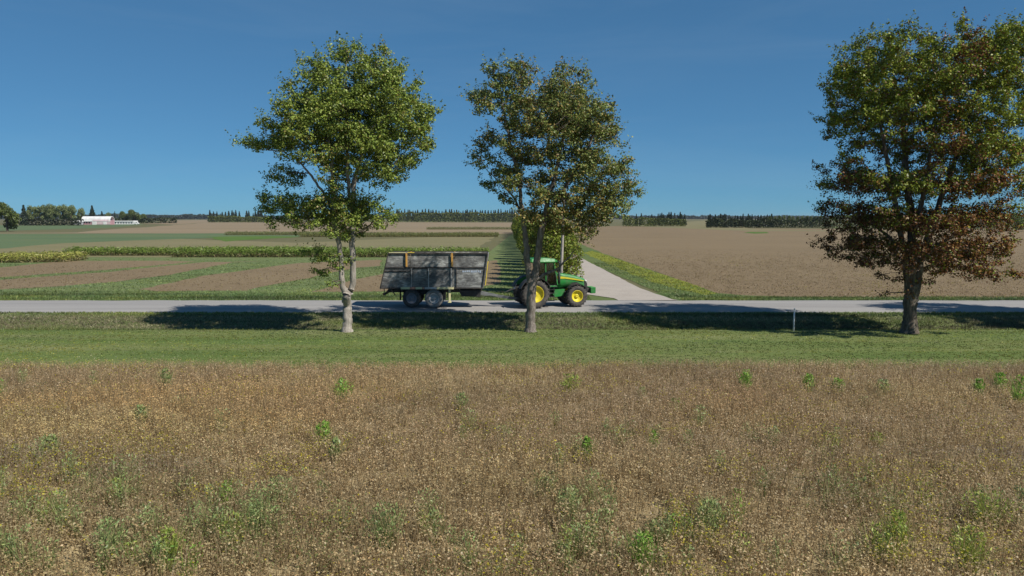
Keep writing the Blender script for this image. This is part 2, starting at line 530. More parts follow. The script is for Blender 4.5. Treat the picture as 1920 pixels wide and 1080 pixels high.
# gravel lane leaving the road and running off beside the row of trees
lane_r = [(12.9, 59.3), (12.3, 61.5), (11.9, 66), (11.6, 75), (11.3, 90), (11.1, 110), (9.6, 300), (8.5, 470)]
lane_l = [(5.2, 470), (6.0, 300), (6.6, 110), (6.7, 90), (6.6, 75), (6.5, 66), (7.2, 61.8), (8.2, 60.1)]
lane_r = [P(1275, 562.5)] + [P(1262, 561)] + [P(1200, 540), P(1150, 514), P(1106, 492)] + lane_r[-2:]
sheet('gravel_lane', lane_r + lane_l[:4] + [P(1052, 505), P(1060, 530), P(1085, 549), P(1150, 558.5), P(1160, 562.5)], M['gravel'], Z0 + .03, px=False, rough_edge=.08, step=2)


# ------------------------------------------------------------------ foliage generators
def leaf_quads(c, L, W, bias=.4, r=None, ldir=None, nvec=None):
    """diamond leaves: centres c (n,3), lengths L, widths W"""
    r = r or rng
    n = len(c)
    nn = r.normal(size=(n, 3))
    if nvec is not None: nn = nn * .45 + nvec
    nn[:, 2] += bias
    nn /= np.linalg.norm(nn, axis=1)[:, None]
    t = r.normal(size=(n, 3)) if ldir is None else ldir + r.normal(size=(n, 3)) * .5
    t = t - (t * nn).sum(1)[:, None] * nn
    t /= np.linalg.norm(t, axis=1)[:, None] + 1e-9
    b = np.cross(nn, t)
    L = np.broadcast_to(L, n)[:, None]; W = np.broadcast_to(W, n)[:, None]
    v = np.stack([c - t * L / 2, c + b * W / 2 - t * L * .05 + nn * W * .12, c + t * L / 2, c - b * W / 2 - t * L * .05 + nn * W * .12], 1).reshape(-1, 3)
    f = np.arange(4 * n).reshape(-1, 4)
    return v, f


def blades(p, h, wd, lean=.35, r=None):
    r = r or rng
    n = len(p)
    a = r.random(n) * 2 * np.pi
    s = np.stack([np.cos(a), np.sin(a), 0 * a], 1) * (np.broadcast_to(wd, n)[:, None] / 2)
    h = np.broadcast_to(h, n)
    tip = p + np.stack([r.normal(size=n) * lean * h, r.normal(size=n) * lean * h, h], 1)
    v = np.stack([p - s, p + s, tip], 1).reshape(-1, 3)
    return v, np.arange(3 * n).reshape(-1, 3)


def pick(pal, n, jit=.18, r=None):
    r = r or rng
    pal = np.array([list(p) for p in pal])
    w_ = pal[:, 3] / pal[:, 3].sum()
    k = r.choice(len(pal), n, p=w_)
    return pal[k, :3] * (1 + r.normal(size=(n, 1)) * jit).clip(.4, 1.7)


def in_poly(x, y, poly):
    inside = np.zeros(len(x), bool)
    n = len(poly)
    for i in range(n):
        x1, y1 = poly[i]; x2, y2 = poly[(i + 1) % n]
        c = (y1 > y) != (y2 > y)
        with np.errstate(divide='ignore', invalid='ignore'):
            xi = (x2 - x1) * (y - y1) / (y2 - y1) + x1
        inside ^= c & (x < xi)
    return inside


# ------------------------------------------------------------------ the ripe soybean crop in front
def crop():
    N = 29000
    # density falls with distance; the frame widens with distance
    y = 10.5 + (LAWN0 + .1 - 10.5) * rng.random(N * 2) ** 1.1
    half = 4.5 + y * .76
    x = (rng.random(N * 2) * 2 - 1) * half
    keep = rng.random(N * 2) < (half / half.max()) * 1.25
    x, y = x[keep][:N], y[keep][:N]
    y += (fbm(x * .6, x * 0 + 3) - .5) * .5 * (y > LAWN0 - 1)
    N = len(x)
    z = ground_z(x, y)
    den = fbm(x * .35, y * .35)                   # patchy growth
    hgt = .34 + .42 * fbm(x * .22 + 9, y * .22 + 5) + rng.normal(size=N) * .05
    hgt *= np.where(y > LAWN0 - 1.2, .75, 1)
    hgt = hgt.clip(.15)
    V = []; F = []; K = []; base = 0
    # stems
    ns = 4
    p = np.repeat(np.stack([x, y, z], 1), ns, 0)
    hh = np.repeat(hgt, ns) * (.8 + .4 * rng.random(N * ns))
    v, f = blades(p + rng.normal(size=p.shape) * [.06, .06, 0], hh * 1.1, .02, .22)
    V.append(v); F.append(f); K.append(np.repeat(pick([(.36, .27, .15, 3), (.42, .33, .19, 2), (.24, .17, .10, 1.5)], len(p)), 3, 0)); base = len(v)
    # leaves and pods
    nl = 18
    q = np.repeat(np.stack([x, y, z], 1), nl, 0)
    hr = np.repeat(hgt, nl)
    u = rng.random(N * nl)
    rad = .20 * np.sqrt(rng.random(N * nl)) * (1.15 - .5 * u)
    a = rng.random(N * nl) * 2 * np.pi
    q = q + np.stack([rad * np.cos(a), rad * np.sin(a), hr * (.15 + .88 * u)], 1)
    L = .032 + .038 * rng.random(N * nl)
    v, f = leaf_quads(q, L, L * .62, 2.0)
    px = q[:, 0]; py = q[:, 1]
    cols = pick([(.40, .31, .17, 5), (.42, .335, .19, 5), (.44, .37, .22, 1.3), (.34, .255, .14, 2.5), (.36, .295, .17, 2.5), (.43, .295, .15, 2)], N * nl, .10)
    # greyer and darker bare patches
    lf = fbm(px * .16 + 71, py * .30 + 13) - .5; l2 = fbm(px * .07 + 20, py * .13 + 45) - .5; l3 = fbm(px * .9 + 2, py * .9 + 8) - .5
    cols = cols * (1.50 + .80 * lf + .40 * l3)[:, None].clip(.8, 1.75) * (1 + l2[:, None] * np.array([.30, .40, -.10]))
    og = ss(.42, .62, fbm(px * .12 + 5, py * .25 + 70)) * ss(21.5, 23.5, py) * ss(31, 27, py) * .8
    cols = cols * (1 + og[:, None] * np.array([.08, -.05, -.18]))
    gp = ss(.44, .66, fbm(px * .10 + 50, py * .40 + 7)) * (.25 + .75 * ss(17.5, 19, py) * ss(23, 21, py)) * (.6 + .4 * ss(2, 10, px))
    grey = cols.mean(1)[:, None] * np.array([.80, .70, .64])
    cols = cols * (1 - gp[:, None]) + grey * gp[:, None]
    # ochre, still yellowing leaves, in loose clusters and more of them close by
    near = ss(26, 14, py)
    ky = ss(.55, .66, fbm(px * .55 + 3, py * .65 + 90)) * (.35 + .5 * near + .5 * ss(-1, -8, px) * ss(24, 15, py)) + .035
    my = (rng.random(N * nl) < ky * .50) & (u > .5)
    cols[my] = pick([(.62, .54, .04, 3), (.50, .47, .07, 2.5), (.60, .54, .14, 1)], my.sum(), .15)
    kg = ss(.46, .68, fbm(px * .22 + 33, py * .40 + 12)) * (.22 + .9 * ss(20, 16.5, py)) + .02
    mg = (rng.random(N * nl) < kg * .34)
    cols[mg] = pick([(.20, .25, .08, 3), (.25, .28, .10, 2), (.14, .18, .065, 2), (.28, .28, .10, 1)], mg.sum(), .15)
    V.append(v); F.append(f + base); K.append(np.repeat(cols, 4, 0))
    o = np_mesh('soybean_crop', np.concatenate(V), F, M['dry_leaf'], col=np.concatenate(K))
    tag(o, 'dry brown ripe soybean plants filling the whole foreground field', 'crop', kind='stuff')


crop()


def weed_clump(n, h, r_, pal, leaf=.07, seed=0):
    r = np.random.default_rng(seed)
    nb = n // 3
    p = np.zeros((nb, 3)); a = r.random(nb) * 6.283; rr = r_ * .5 * np.sqrt(r.random(nb))
    p[:, 0] = rr * np.cos(a); p[:, 1] = rr * np.sin(a)
    v1, f1 = blades(p, h * (.6 + .5 * r.random(nb)), leaf * .35, .3, r)
    k1 = np.repeat(pick(pal, nb, .15, r), 3, 0)
    u = r.random(n)
    a = r.random(n) * 6.283; rad = r_ * np.sqrt(r.random(n)) * (.45 + .75 * np.sin(u * 2.9))
    c = np.stack([rad * np.cos(a), rad * np.sin(a), h * (.08 + .95 * u)], 1)
    L = leaf * (.6 + .8 * r.random(n))
    v2, f2 = leaf_quads(c, L * 1.5, L * .55, .3, r, ldir=np.stack([np.cos(a) * .5, np.sin(a) * .5, 0 * a + .9], 1))
    k2 = np.repeat(pick(pal, n, .18, r), 4, 0)
    return np.concatenate([v1, v2]), [f1, f2 + len(v1)], np.concatenate([k1, k2])


GREENW = [(.19, .36, .05, 3), (.14, .27, .045, 2), (.26, .40, .07, 2)]
PALEW = [(.23, .31, .11, 3), (.18, .25, .085, 2), (.29, .34, .13, 2), (.34, .34, .15, 1)]
# single weeds that stand out above the crop, each one its own plant
WEEDS = [  # px, py of the foot, height m, radius m, palette, label
    (644, 757, .62, .30, 0, 'bright green bushy weed standing alone left of centre near the lawn edge'),
    (1397, 737, .50, .20, 0, 'round bright green weed on a bare stem, below the white marker post'),
    (1516, 735, .40, .20, 0, 'small round green weed, first one right of the weed below the marker post'),
    (1571, 740, .32, .22, 0, 'low wide green weed, second one right of the weed below the marker post'),
    (1655, 748, .42, .22, 1, 'pale green weed in the far part of the crop, below the red-brown maple'),
    (1835, 748, .45, .16, 0, 'slim green weed near the right edge of the far crop rows'),
    (1874, 738, .50, .20, 0, 'upright green weed near the right edge of the picture, just below the lawn'),
    (1912, 765, .85, .25, 0, 'tall green weed cut by the right edge of the picture'),
    (1070, 740, .50, .38, 2, 'yellowish green weed below the tractor at the far edge of the crop'),
    (607, 838, .45, .20, 0, 'dark green leafy weed in the middle of the brown crop, left of centre'),
    (630, 868, .40, .12, 1, 'thin green weed just below the dark leafy weed left of centre'),
    (1101, 870, .45, .12, 0, 'thin dark green weed in the middle of the crop, below the tractor'),
    (866, 778, .45, .22, 1, 'dull green weed below the trailer wheels in the far crop'),
    (312, 733, .60, .16, 1, 'thin pale green weed in the far crop, below the left end of the tree shadow'),
    (265, 800, .40, .14, 1, 'small dull green weed in the left part of the crop'),
    (95, 862, .40, .22, 1, 'small dull green weed near the left edge of the crop'),
    (490, 985, .60, .42, 1, 'bluish green bushy weed in the lower left of the crop'),
    (1066, 985, .55, .26, 1, 'tall pale green weed in the band of weeds below the tractor'),
    (1848, 990, .50, .48, 2, 'wide light green feathery weed in the lower right of the crop'),
    (1815, 1070, .55, .30, 2, 'light green weed in the bottom right corner of the field'),
    (1330, 1010, .55, .22, 1, 'pale green weed at the right end of the lower weed band'),
    (1680, 1035, .55, .18, 2, 'slim bright green weed in the lower right of the crop'),
    (210, 1045, .50, .28, 1, 'dark bluish green weed near the lower left corner'),
    (316, 1065, .50, .16, 2, 'narrow bright green weed at the bottom left'),
    (724, 1030, .60, .40, 1, 'large bluish green weed in the lower band, left of centre'),
    (1205, 1075, .50, .22, 0, 'bright green weed at the bottom edge right of centre'),
]
PALS = [GREENW, PALEW, [(.29, .35, .06, 3), (.21, .29, .06, 2), (.35, .38, .09, 1)]]
for k, (px, py, h, r_, pal, lab) in enumerate(WEEDS):
    x, y = P(px, py, -.3)
    v, f, c = weed_clump(230 if y > 17 else 420, h + .32, r_, PALS[pal], .075 if y > 20 else .05, 100 + k)
    o = np_mesh('weed', v, f, M['leaf'], col=c)
    o.location = (x, y, -.32)
    tag(o, lab, 'weed', 'green weeds standing in the brown crop')

# the loose band of nameless weeds in the near crop
V = []; F3 = []; F4 = []; K = []; b0 = 0
wr = np.random.default_rng(5)
for k in range(260):
    py = 930 + 150 * wr.random() if wr.random() < .72 else 700 + 240 * wr.random() ** .6
    px = -100 + 2120 * wr.random()
    x, y = P(px, py, -.3)
    if fbm(np.array([x * .3 + 5]), np.array([y * .5]))[0] < .47: continue
    v, f, c = weed_clump(int(wr.integers(60, 150)), .45 + .42 * wr.random(), .10 + .25 * wr.random(), PALS[int(wr.integers(0, 3)) if wr.random() < .3 else 1], .05, 400 + k)
    V.append(v + [x, y, -.32]); F3.append(f[0] + b0); F4.append(f[1] + b0); K.append(c); b0 += len(v)
tag(np_mesh('low_weeds', np.concatenate(V), [np.concatenate(F3), np.concatenate(F4)], M['leaf'], col=np.concatenate(K)), 'loose pale green weeds growing through the near crop', 'weeds', kind='stuff')


# ------------------------------------------------------------------ grass with real blades
def grass(name, N, x0, x1, y0, y1, h, wd, pal, label, per=3, zf=None, poly=None, mid=False, patch=None):
    x = x0 + (x1 - x0) * rng.random(N); y = y0 + (y1 - y0) * rng.random(N)
    if poly is not None:
        m = in_poly(x, y, poly); x, y = x[m], y[m]
    z = (zf or ground_z)(x, y)
    if patch is not None:
        m = rng.random(len(x)) < patch(x, y); x, y, z = x[m], y[m], z[m]
    n = len(x)
    p = np.repeat(np.stack([x, y, z], 1), per, 0) + rng.normal(size=(n * per, 3)) * [.05, .05, 0]
    hh = np.repeat(h * (.5 + rng.random(n)), per) * (.6 + .6 * rng.random(n * per))
    v, f = blades(p, hh, wd, .5)
    pc = pick(pal, n, .2)
    st = fbm(x * .05 + 11, y * .9 + 3) ; s2 = fbm(x * .22 + 60, y * .6 + 21)
    pc = pc * (.62 + .76 * ss(.3, .7, st))[:, None] * (1 + (s2 - .5)[:, None] * np.array([.7, .25, -.5]))
    if mid:
        tm = (ss(LIP + .8, LIP + 2.2, y) * ss(ROAD0 - .4, ROAD0 - 2.2, y))[:, None] * .75 * ss(.25, .55, fbm(x * .12 + 40, y * .5))[:, None]
        pc = pc * (1 - tm) + pc.mean(1)[:, None] * np.array([1.55, 1.28, .90]) * tm
    k = np.repeat(np.repeat(pc, per, 0) * (1 + .12 * rng.normal(size=(n * per, 1))), 3, 0)
    return tag(np_mesh(name, v, f, M['leaf'], col=k.clip(.01, 1)), label, 'grass', kind='stuff')


grass('lawn_grass', 40000, -36, 38, LAWN0 - .2, LIP + .1, .03, .05, [(.14, .185, .05, 4), (.17, .20, .062, 3), (.11, .16, .04, 2), (.25, .26, .04, 1.6), (.22, .215, .11, 1.2)],
      'short mown green lawn grass with yellow flecks', 3)
grass('lawn_edge_grass', 9000, -36, 38, LAWN0 - .15, LAWN0 + .9, .05, .05, [(.26, .28, .04, 3), (.21, .25, .05, 2), (.26, .24, .15, 2)],
      'yellowed worn grass along the edge of the crop', 2, patch=lambda x, y: ss(.42, .6, fbm(x * .25 + 77, y * .8)))
grass('ditch_grass', 42000, -42, 46, LIP + .2, ROAD0 + .15, .10, .045, [(.13, .18, .046, 4), (.16, .19, .062, 3), (.22, .21, .105, 1.3), (.10, .145, .036, 2), (.18, .22, .04, 1)],
      'rough uncut grass in the ditch beside the road', 3, mid=True)
grass('verge_grass_blades', 26000, -46, 52, ROAD1 - .05, ROAD1 + 5, .13, .05, [(.11, .16, .05, 4), (.16, .18, .06, 2), (.08, .12, .035, 2)],
      'low green grass on the far roadside', 3,
      patch=lambda x, y: np.where((x > 6.3) & (x < 13.6), 0, 1) * np.where(x > 15, (y < 61.5) * 1., 1))
grass('strip_grass_blades', 60000, -80, 4, ROAD1 + 4, 128, .10, .07, [(.15, .20, .068, 4), (.18, .22, .08, 2), (.12, .165, .055, 2)],
      'low grass between the crop strips on the left', 2, zf=lambda x, y: 0 * x + Z0,
      patch=lambda x, y: np.where(np.any([in_poly(x, y, [P(a, b, Z0) for a, b in q]) for q in BEANS_L], axis=0), 0, 1.) * ss(128, 80, y))
LV_ = [P(a, b, Z0) for a, b in [(1262, 561), (1106, 492), (1120, 478), (1345, 551), (1400, 556), (1500, 559)]]
grass('lane_grass', 16000, 9, 26, 59.5, 110, .12, .06, [(.13, .19, .055, 4), (.18, .22, .07, 2), (.24, .24, .12, 1.5)], 'grass between the gravel lane and the yellow weeds', 2,
      zf=lambda x, y: 0 * x + Z0, poly=LV_)
yw = [P(a, b, Z0) for a, b in YW]
grass('yellow_weeds', 5000, 7, 20, 60, 145, .11, .08, [(.19, .215, .028, 4), (.17, .20, .03, 3), (.22, .23, .035, 1)], 'yellow green weeds along the edge of the right field', 3,
      zf=lambda x, y: 0 * x + Z0, poly=yw)


def bean_tufts(name, polys, N, x0, x1, y0, y1, label, hgt=.5, pal=None, nl=5, leaf=.13, zz=Z0):
    pal = pal or [(.25, .185, .11, 5), (.28, .21, .125, 4), (.21, .155, .092, 2.5), (.32, .25, .155, 1.2), (.28, .25, .08, .8)]
    x = x0 + (x1 - x0) * rng.random(N); y = y0 + (y1 - y0) * rng.random(N) ** 1.35
    m = np.zeros(N, bool)
    fade = rng.random(N) < ss(y1, y0 + 20, y)
    for q in polys:
        m |= in_poly(x, y, [P(a, b, zz) for a, b in q])
    m &= fade
    x, y = x[m], y[m]; n = len(x)
    hh = hgt * (.7 + .5 * fbm(x * .3, y * .3))
    u = rng.random(n * nl)
    sc = 1.0
    q = np.repeat(np.stack([x, y, 0 * x + zz], 1), nl, 0) + np.stack([rng.normal(size=n * nl) * .26 * sc, rng.normal(size=n * nl) * .26 * sc, np.repeat(hh, nl) * (.1 + .95 * u)], 1)
    L = leaf * (.6 + .8 * rng.random(n * nl)) * sc
    v, f = leaf_quads(q, L, L * .6, 1.4)
    k = pick(pal, n * nl, .08)
    yy = rng.random(n * nl) < .16 * ss(.54, .72, fbm(q[:, 0] * .25 + 8, q[:, 1] * .12))
    k[yy] = pick([(.36, .32, .06, 1), (.30, .25, .08, 1)], yy.sum())
    return tag(np_mesh(name, v, f, M['dry_leaf'], col=np.repeat(k, 4, 0)), label, 'crop', kind='stuff')


bean_tufts('bean_rows', BEANS_L, 8000, -75, -1.5, 61, 125, 'brown ripe bean strips beyond the road on the left', leaf=.10, hgt=.14)
bean_tufts('bean_rows', [BEANS_R], 38000, 9, 110, 60.5, 165, 'brown ripe bean field beyond the road on the right', leaf=.10, hgt=.16)


# corn strips
def corn(px0, px1, py, depth, h, label, pal, rows=None, n_per_m=7.5, skew=0.0):
    xa, ya = P(px0, py, Z0); xb, yb = P(px1, py + skew, Z0)
    L = math.hypot(xb - xa, yb - ya)
    V = []; K = []; K3 = []; V3 = []
    rows = rows or int(depth / .76)
    n = int(L * n_per_m / 1.3)
    P0 = []
    for r_ in range(rows):
        t = (np.arange(n) + rng.random(n) * .5) / n
        P0.append(np.stack([xa + (xb - xa) * t, ya + (yb - ya) * t + r_ * .76 + rng.normal(size=n) * .06, 0 * t + Z0], 1))
    p = np.concatenate(P0); m = len(p)
    hh = h * (.85 + .12 * rng.normal(size=m)).clip(.6, 1.15) * (.9 + .2 * fbm(p[:, 0] * .1, p[:, 1] * .1))
    v3, f3 = blades(p, hh, .09, .04)
    nl = 9
    u = np.tile(np.linspace(.12, .98, nl), m)
    a = rng.random(m * nl) * 6.283
    q = np.repeat(p, nl, 0)
    q[:, 2] += np.repeat(hh, nl) * u
    q[:, 0] += np.cos(a) * .22; q[:, 1] += np.sin(a) * .22
    d = np.stack([np.cos(a), np.sin(a), .9 - 1.0 * u], 1)
    LL = .62 * (.7 + .5 * rng.random(m * nl))
    v4, f4 = leaf_quads(q, LL, LL * .17, .4, ldir=d)
    low = pick([(.28, .23, .12, 2), (.16, .15, .06, 2), (.13, .17, .05, 1)], m * nl)
    top = pick(pal, m * nl)
    tt = ss(.25, .55, u + rng.normal(size=m * nl) * .1)[:, None]
    k4 = np.repeat(low * (1 - tt) + top * tt, 4, 0)
    k3 = np.repeat(pick([(.16, .15, .06, 1)], m), 3, 0)
    tag(np_mesh('corn', np.concatenate([v3, v4]), [f3, f4 + len(v3)], M['leaf'], col=np.concatenate([k3, k4])), label, 'corn', kind='stuff')


CG = [(.15, .235, .04, 4), (.19, .27, .05, 3), (.12, .18, .035, 2), (.23, .27, .08, 1)]
corn(322, 915, 482.5, 6, 1.55, 'long green strip of tall corn behind the trailer', CG)
corn(118, 640, 479.5, 5, 1.45, 'green corn strip at the left, behind the first strip of beans', CG)
corn(-260, 124, 496.5, 7, 1.45, 'yellowing corn strip at the left edge of the picture', [(.34, .35, .08, 4), (.28, .31, .07, 3), (.38, .33, .13, 2)], skew=-5)
corn(560, 935, 444.5, 7, 1.6, 'low far strip of corn left of the tree row', [(.15, .18, .05, 3), (.19, .20, .07, 2)], n_per_m=4)
corn(420, 640, 441, 6, 1.4, 'pale far strip of corn left of the twin trunk maple', [(.15, .18, .06, 3), (.19, .20, .08, 2)], n_per_m=3)
corn(800, 965, 430.5, 9, 1.5, 'farthest pale corn strip, in front of the wood', [(.17, .19, .08, 3), (.20, .20, .09, 2)], n_per_m=2)


# ------------------------------------------------------------------ trees
def tube_np(pts, rad, sides, V, F, base):
    pts = np.asarray(pts, float)
    n = len(pts)
    d = np.gradient(pts, axis=0)
    d /= np.linalg.norm(d, axis=1)[:, None] + 1e-9
    up = np.where(np.abs(d[:, 2:3]) < .9, np.array([[0, 0, 1.]]), np.array([[1., 0, 0]]))
    a = np.cross(d, up); a /= np.linalg.norm(a, axis=1)[:, None] + 1e-9
    b = np.cross(d, a)
    t = np.arange(sides) * 2 * np.pi / sides
    ring = pts[:, None, :] + (a[:, None, :] * np.cos(t)[None, :, None] + b[:, None, :] * np.sin(t)[None, :, None]) * np.asarray(rad)[:, None, None]
    V.append(ring.reshape(-1, 3))
    i = np.arange(n - 1)[:, None] * sides; j = np.arange(sides)[None, :]
    j2 = (j + 1) % sides
    F.append((base + np.stack([i + j, i + j2, i + sides + j2, i + sides + j], -1)).reshape(-1, 4))
    return base + n * sides


def smooth_line(pts, m=5, wob=0., r=None):
    """Catmull-Rom through points"""
    p = np.asarray(pts, float)
    p = np.concatenate([[2 * p[0] - p[1]], p, [2 * p[-1] - p[-2]]])
    out = []
    for k in range(1, len(p) - 2):
        for j in range(m):
            t = j / m
            out.append(.5 * ((2 * p[k]) + (-p[k - 1] + p[k + 1]) * t + (2 * p[k - 1] - 5 * p[k] + 4 * p[k + 1] - p[k + 2]) * t * t + (-p[k - 1] + 3 * p[k] - 3 * p[k + 1] + p[k + 2]) * t ** 3))
    out.append(p[-2])
    out = np.array(out)
    if wob and r is not None:
        out[1:] += r.normal(size=(len(out) - 1, 3)) * wob
    return out


def big_tree(label, bpx, bpy_, gz, blobs, stems, colour, seed, leaves_m2=120, leaf=.132, group=None, depth=.9, bark='bark', name='maple_tree', spray=.72, maxleaf=90000, fill=1.0):
    """blobs: px, py, rx, ry of leaf masses; stems: lists of (px, py, radius px), all read in the tree's own plane"""
    r = np.random.default_rng(seed)
    X0, Y0 = P(bpx, bpy_, gz)
    s = F_PX / Y0 * 1.0
    loc = lambda px, py: np.array([PY(px, py, Y0)[0] - X0, 0, PY(px, py, Y0)[1] - gz])
    root = empty(name, (X0, Y0, gz))
    tag(root, label, 'tree', group)
    # --- stems
    V = []; F = []; base = 0
    nodes = []
    for k, st in enumerate(stems):
        off = 0 if k == 0 else r.normal() * .35
        pts = []
        for j, (px, py, rp) in enumerate(st):
            q = loc(px, py); q[1] = off * j * .5 + (r.normal() * .12 if j else 0)
            if k > 0 and j == 0: q[1] = 0
            pts.append(q)
        rad = np.array([q[2] for q in st]) / s
        line = smooth_line(pts, 6, .02, r)
        rr = np.interp(np.linspace(0, len(st) - 1, len(line)), np.arange(len(st)), rad)
        rr = rr * (1 + .06 * r.normal(size=len(rr)))
        if k == 0:
            rr[0] *= 1.35; rr[1] *= 1.12
            line[0, 2] -= .15
        base = tube_np(line, rr, 12, V, F, base)
        for a, b in zip(line[2:], rr[2:]): nodes.append((a[0], a[1], a[2], b))
    np_mesh('trunk', np.concatenate(V), np.concatenate(F), M[bark], root, smooth=True)
    nodes = np.array(nodes)
    # --- leaf masses spread through the depth of the crown
    B = [(*loc(px, py), rx / s * fill, ry / s * fill * 1.04) for px, py, rx, ry in blobs]
    xs_ = np.array([b[0] for b in B]); zs_ = np.array([b[2] for b in B]); rx_ = np.array([b[3] for b in B])
    cx = np.median(xs_)
    masses = []
    for (x, _, z, rx, rz) in B:
        nb = np.abs(zs_ - z) < 1.6
        lo = (xs_[nb] - rx_[nb]).min(); hi = (xs_[nb] + rx_[nb]).max()
        mid = (lo + hi) / 2; W = (hi - lo) / 2
        E = math.sqrt(max(0, 1 - min(1, abs(x - mid) / W) ** 2)) * W * depth
        n = max(1, int(round(E * 2 / 2.6)))
        for j in range(n):
            y = ((j + .5) / n * 2 - 1) * E * .85 + r.normal() * .3
            masses.append((x + r.normal() * .12, y, z + r.normal() * .12, rx, rz))
    LV = []; LD = []; V = []; F = []; base = 0
    net = nodes.copy()
    order = sorted(range(len(masses)), key=lambda i: np.min(np.hypot(np.hypot(nodes[:, 0] - masses[i][0], nodes[:, 1] - masses[i][1]), nodes[:, 2] - masses[i][2])))
    masses = [masses[i] for i in order]
    low = nodes[:, 2].min() + 2.2
    for (x, y, z, rx, rz) in masses:
        c = np.array([x, y, z])
        rd = (rx + rz) / 2
        # limb from the lower trunk to this mass
        dz = z - net[:, 2]
        dh = np.hypot(net[:, 0] - x, net[:, 1] - y)
        dd = np.hypot(dh, dz)
        want = .35 if z > 4.5 else -.1
        cost = dd + np.abs(dz - dh * want) * .45 + np.where(net[:, 2] < min(low, z + .6), 3, 0) + r.random(len(net)) * .2
        a = net[np.argmin(cost)]
        A = a[:3]
        midp = A * .5 + c * .5 + np.array([0, 0, .04 * np.linalg.norm(c - A)]) + r.normal(size=3) * .1
        ln = smooth_line([A, midp, c + [0, 0, rz * .3]], 5, .03, r)
        r0 = min(a[3] * .6, .035 + .012 * np.linalg.norm(c - A) + .02 * rx)
        base = tube_np(ln, np.linspace(r0, .018, len(ln)), 5, V, F, base)
        net = np.concatenate([net, np.concatenate([ln[3:], np.linspace(r0, .02, len(ln))[3:, None]], 1)])
        area = math.pi * rx * rz
        ns = max(3, int(area * 4.6))
        nl = int(area * leaves_m2 / ns)
        d = r.normal(size=(ns, 3)); d /= np.linalg.norm(d, axis=1)[:, None]
        rad = r.random(ns) ** .45
        tip = c + d * rad[:, None] * np.array([rx, rd, rz])
        ax = d * .7 + np.array([0, 0, .55]) + (c - np.array([cx, 0, nodes[:, 2].mean()])) * .05 + r.normal(size=(ns, 3)) * .25
        ax /= np.linalg.norm(ax, axis=1)[:, None]
        for q in range(ns):
            if q % 3 == 0:
                st = ln[int(r.integers(len(ln) // 2, len(ln)))]
                tw = np.array([st, (st + tip[q]) / 2 + r.normal(size=3) * .05 - [0, 0, .04], tip[q]])
                base = tube_np(tw, [.016, .011, .005], 3, V, F, base)
            # a leafy clump at the twig's end, with a shoot or two standing out of it
            k1 = int(nl * .82); k2 = nl - k1
            g1 = r.normal(size=(k1, 3)); g1 /= np.linalg.norm(g1, axis=1)[:, None]
            cs = (.30 + .22 * r.random()) * spray / .72
            off = g1 * (r.random(k1) ** .45)[:, None] * np.array([cs, cs, cs * .62])
            u = r.random(k2)
            a2 = ax[q] + r.normal(size=3) * .35 + [0, 0, .3]; a2 /= np.linalg.norm(a2)
            off2 = a2 * (cs * (.5 + 1.4 * u))[:, None] + r.normal(size=(k2, 3)) * (.10 * (1.2 - u))[:, None]
            LV.append(tip[q] + np.concatenate([off, off2]))
            LD.append(np.concatenate([off / cs * 1.1, np.repeat(a2[None], k2, 0) * .5]))
    pos = np.concatenate(LV); ld = np.concatenate(LD)
    if len(pos) > maxleaf:
        k = r.permutation(len(pos))[:maxleaf]; pos, ld = pos[k], ld[k]
    n = len(pos)
    L = leaf * (.65 + .6 * r.random(n))
    v, f = leaf_quads(pos, L, L * .72, .45, r, nvec=ld)
    col = colour(pos, r)
    tag(np_mesh('branches', np.concatenate(V), np.concatenate(F), M['bark_dark'], root, smooth=True), kind='stuff')
    tag(np_mesh('foliage', v, f, M['tree_leaf'], root, col=np.repeat(col, 4, 0)), kind='stuff')
    print('tree', label[:20], n, 'leaves', len(masses), 'masses')
    return root


def col_green(p, r):
    n = len(p)
    c = pick([(.16, .22, .038, 4), (.20, .265, .046, 4), (.115, .165, .033, 2), (.245, .28, .052, 2.2)], n, .15, r)
    b = ss(.5, .75, fbm(p[:, 0] * .5 + 20, p[:, 2] * .5 + p[:, 1] * .3, 2)) * .4
    rust = pick([(.25, .20, .055, 1), (.20, .17, .05, 1)], n, .15, r)
    m = r.random(n) < b * .5 + .04
    c[m] = rust[m]
    return c


def col_olive(p, r):
    n = len(p)
    c = pick([(.15, .195, .05, 4), (.185, .215, .055, 3), (.11, .15, .042, 2)], n, .15, r)
    rust = pick([(.24, .18, .055, 3), (.28, .215, .06, 2), (.18, .125, .045, 2)], n, .15, r)
    t = ss(.38, .72, fbm(p[:, 0] * .35 + 3, p[:, 2] * .35 + p[:, 1] * .2 + 9, 2)) * .36 + .20 * ss(-3, 1, p[:, 0])
    t = t * (1 - .8 * ss(4, 5.5, p[:, 0]) * ss(9, 6.5, p[:, 2]))
    m = r.random(n) < t
    c[m] = rust[m]
    return c


def col_red(p, r):
    n = len(p)
    c = pick([(.17, .22, .022, 4), (.22, .25, .028, 3), (.12, .165, .022, 2)], n, .15, r)
    red = pick([(.13, .055, .022, 3), (.19, .085, .028, 3), (.08, .036, .018, 2.5), (.25, .14, .032, 1.6)], n, .15, r)
    h = p[:, 2] + (fbm(p[:, 0] * .55, p[:, 1] * .5 + p[:, 2] * .45, 2) - .5) * 13
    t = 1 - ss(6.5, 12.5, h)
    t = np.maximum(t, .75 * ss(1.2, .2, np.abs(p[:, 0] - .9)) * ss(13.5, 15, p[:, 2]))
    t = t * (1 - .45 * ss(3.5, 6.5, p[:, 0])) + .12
    m = r.random(n) < t * .78
    c[m] = red[m]
    low_shade = 1 - .38 * ss(1, -3, p[:, 0]) * ss(11, 6, p[:, 2])  # crown shade put into the leaf colour, darker at the lower left
    c = c * low_shade[:, None] * 1.0
    return c


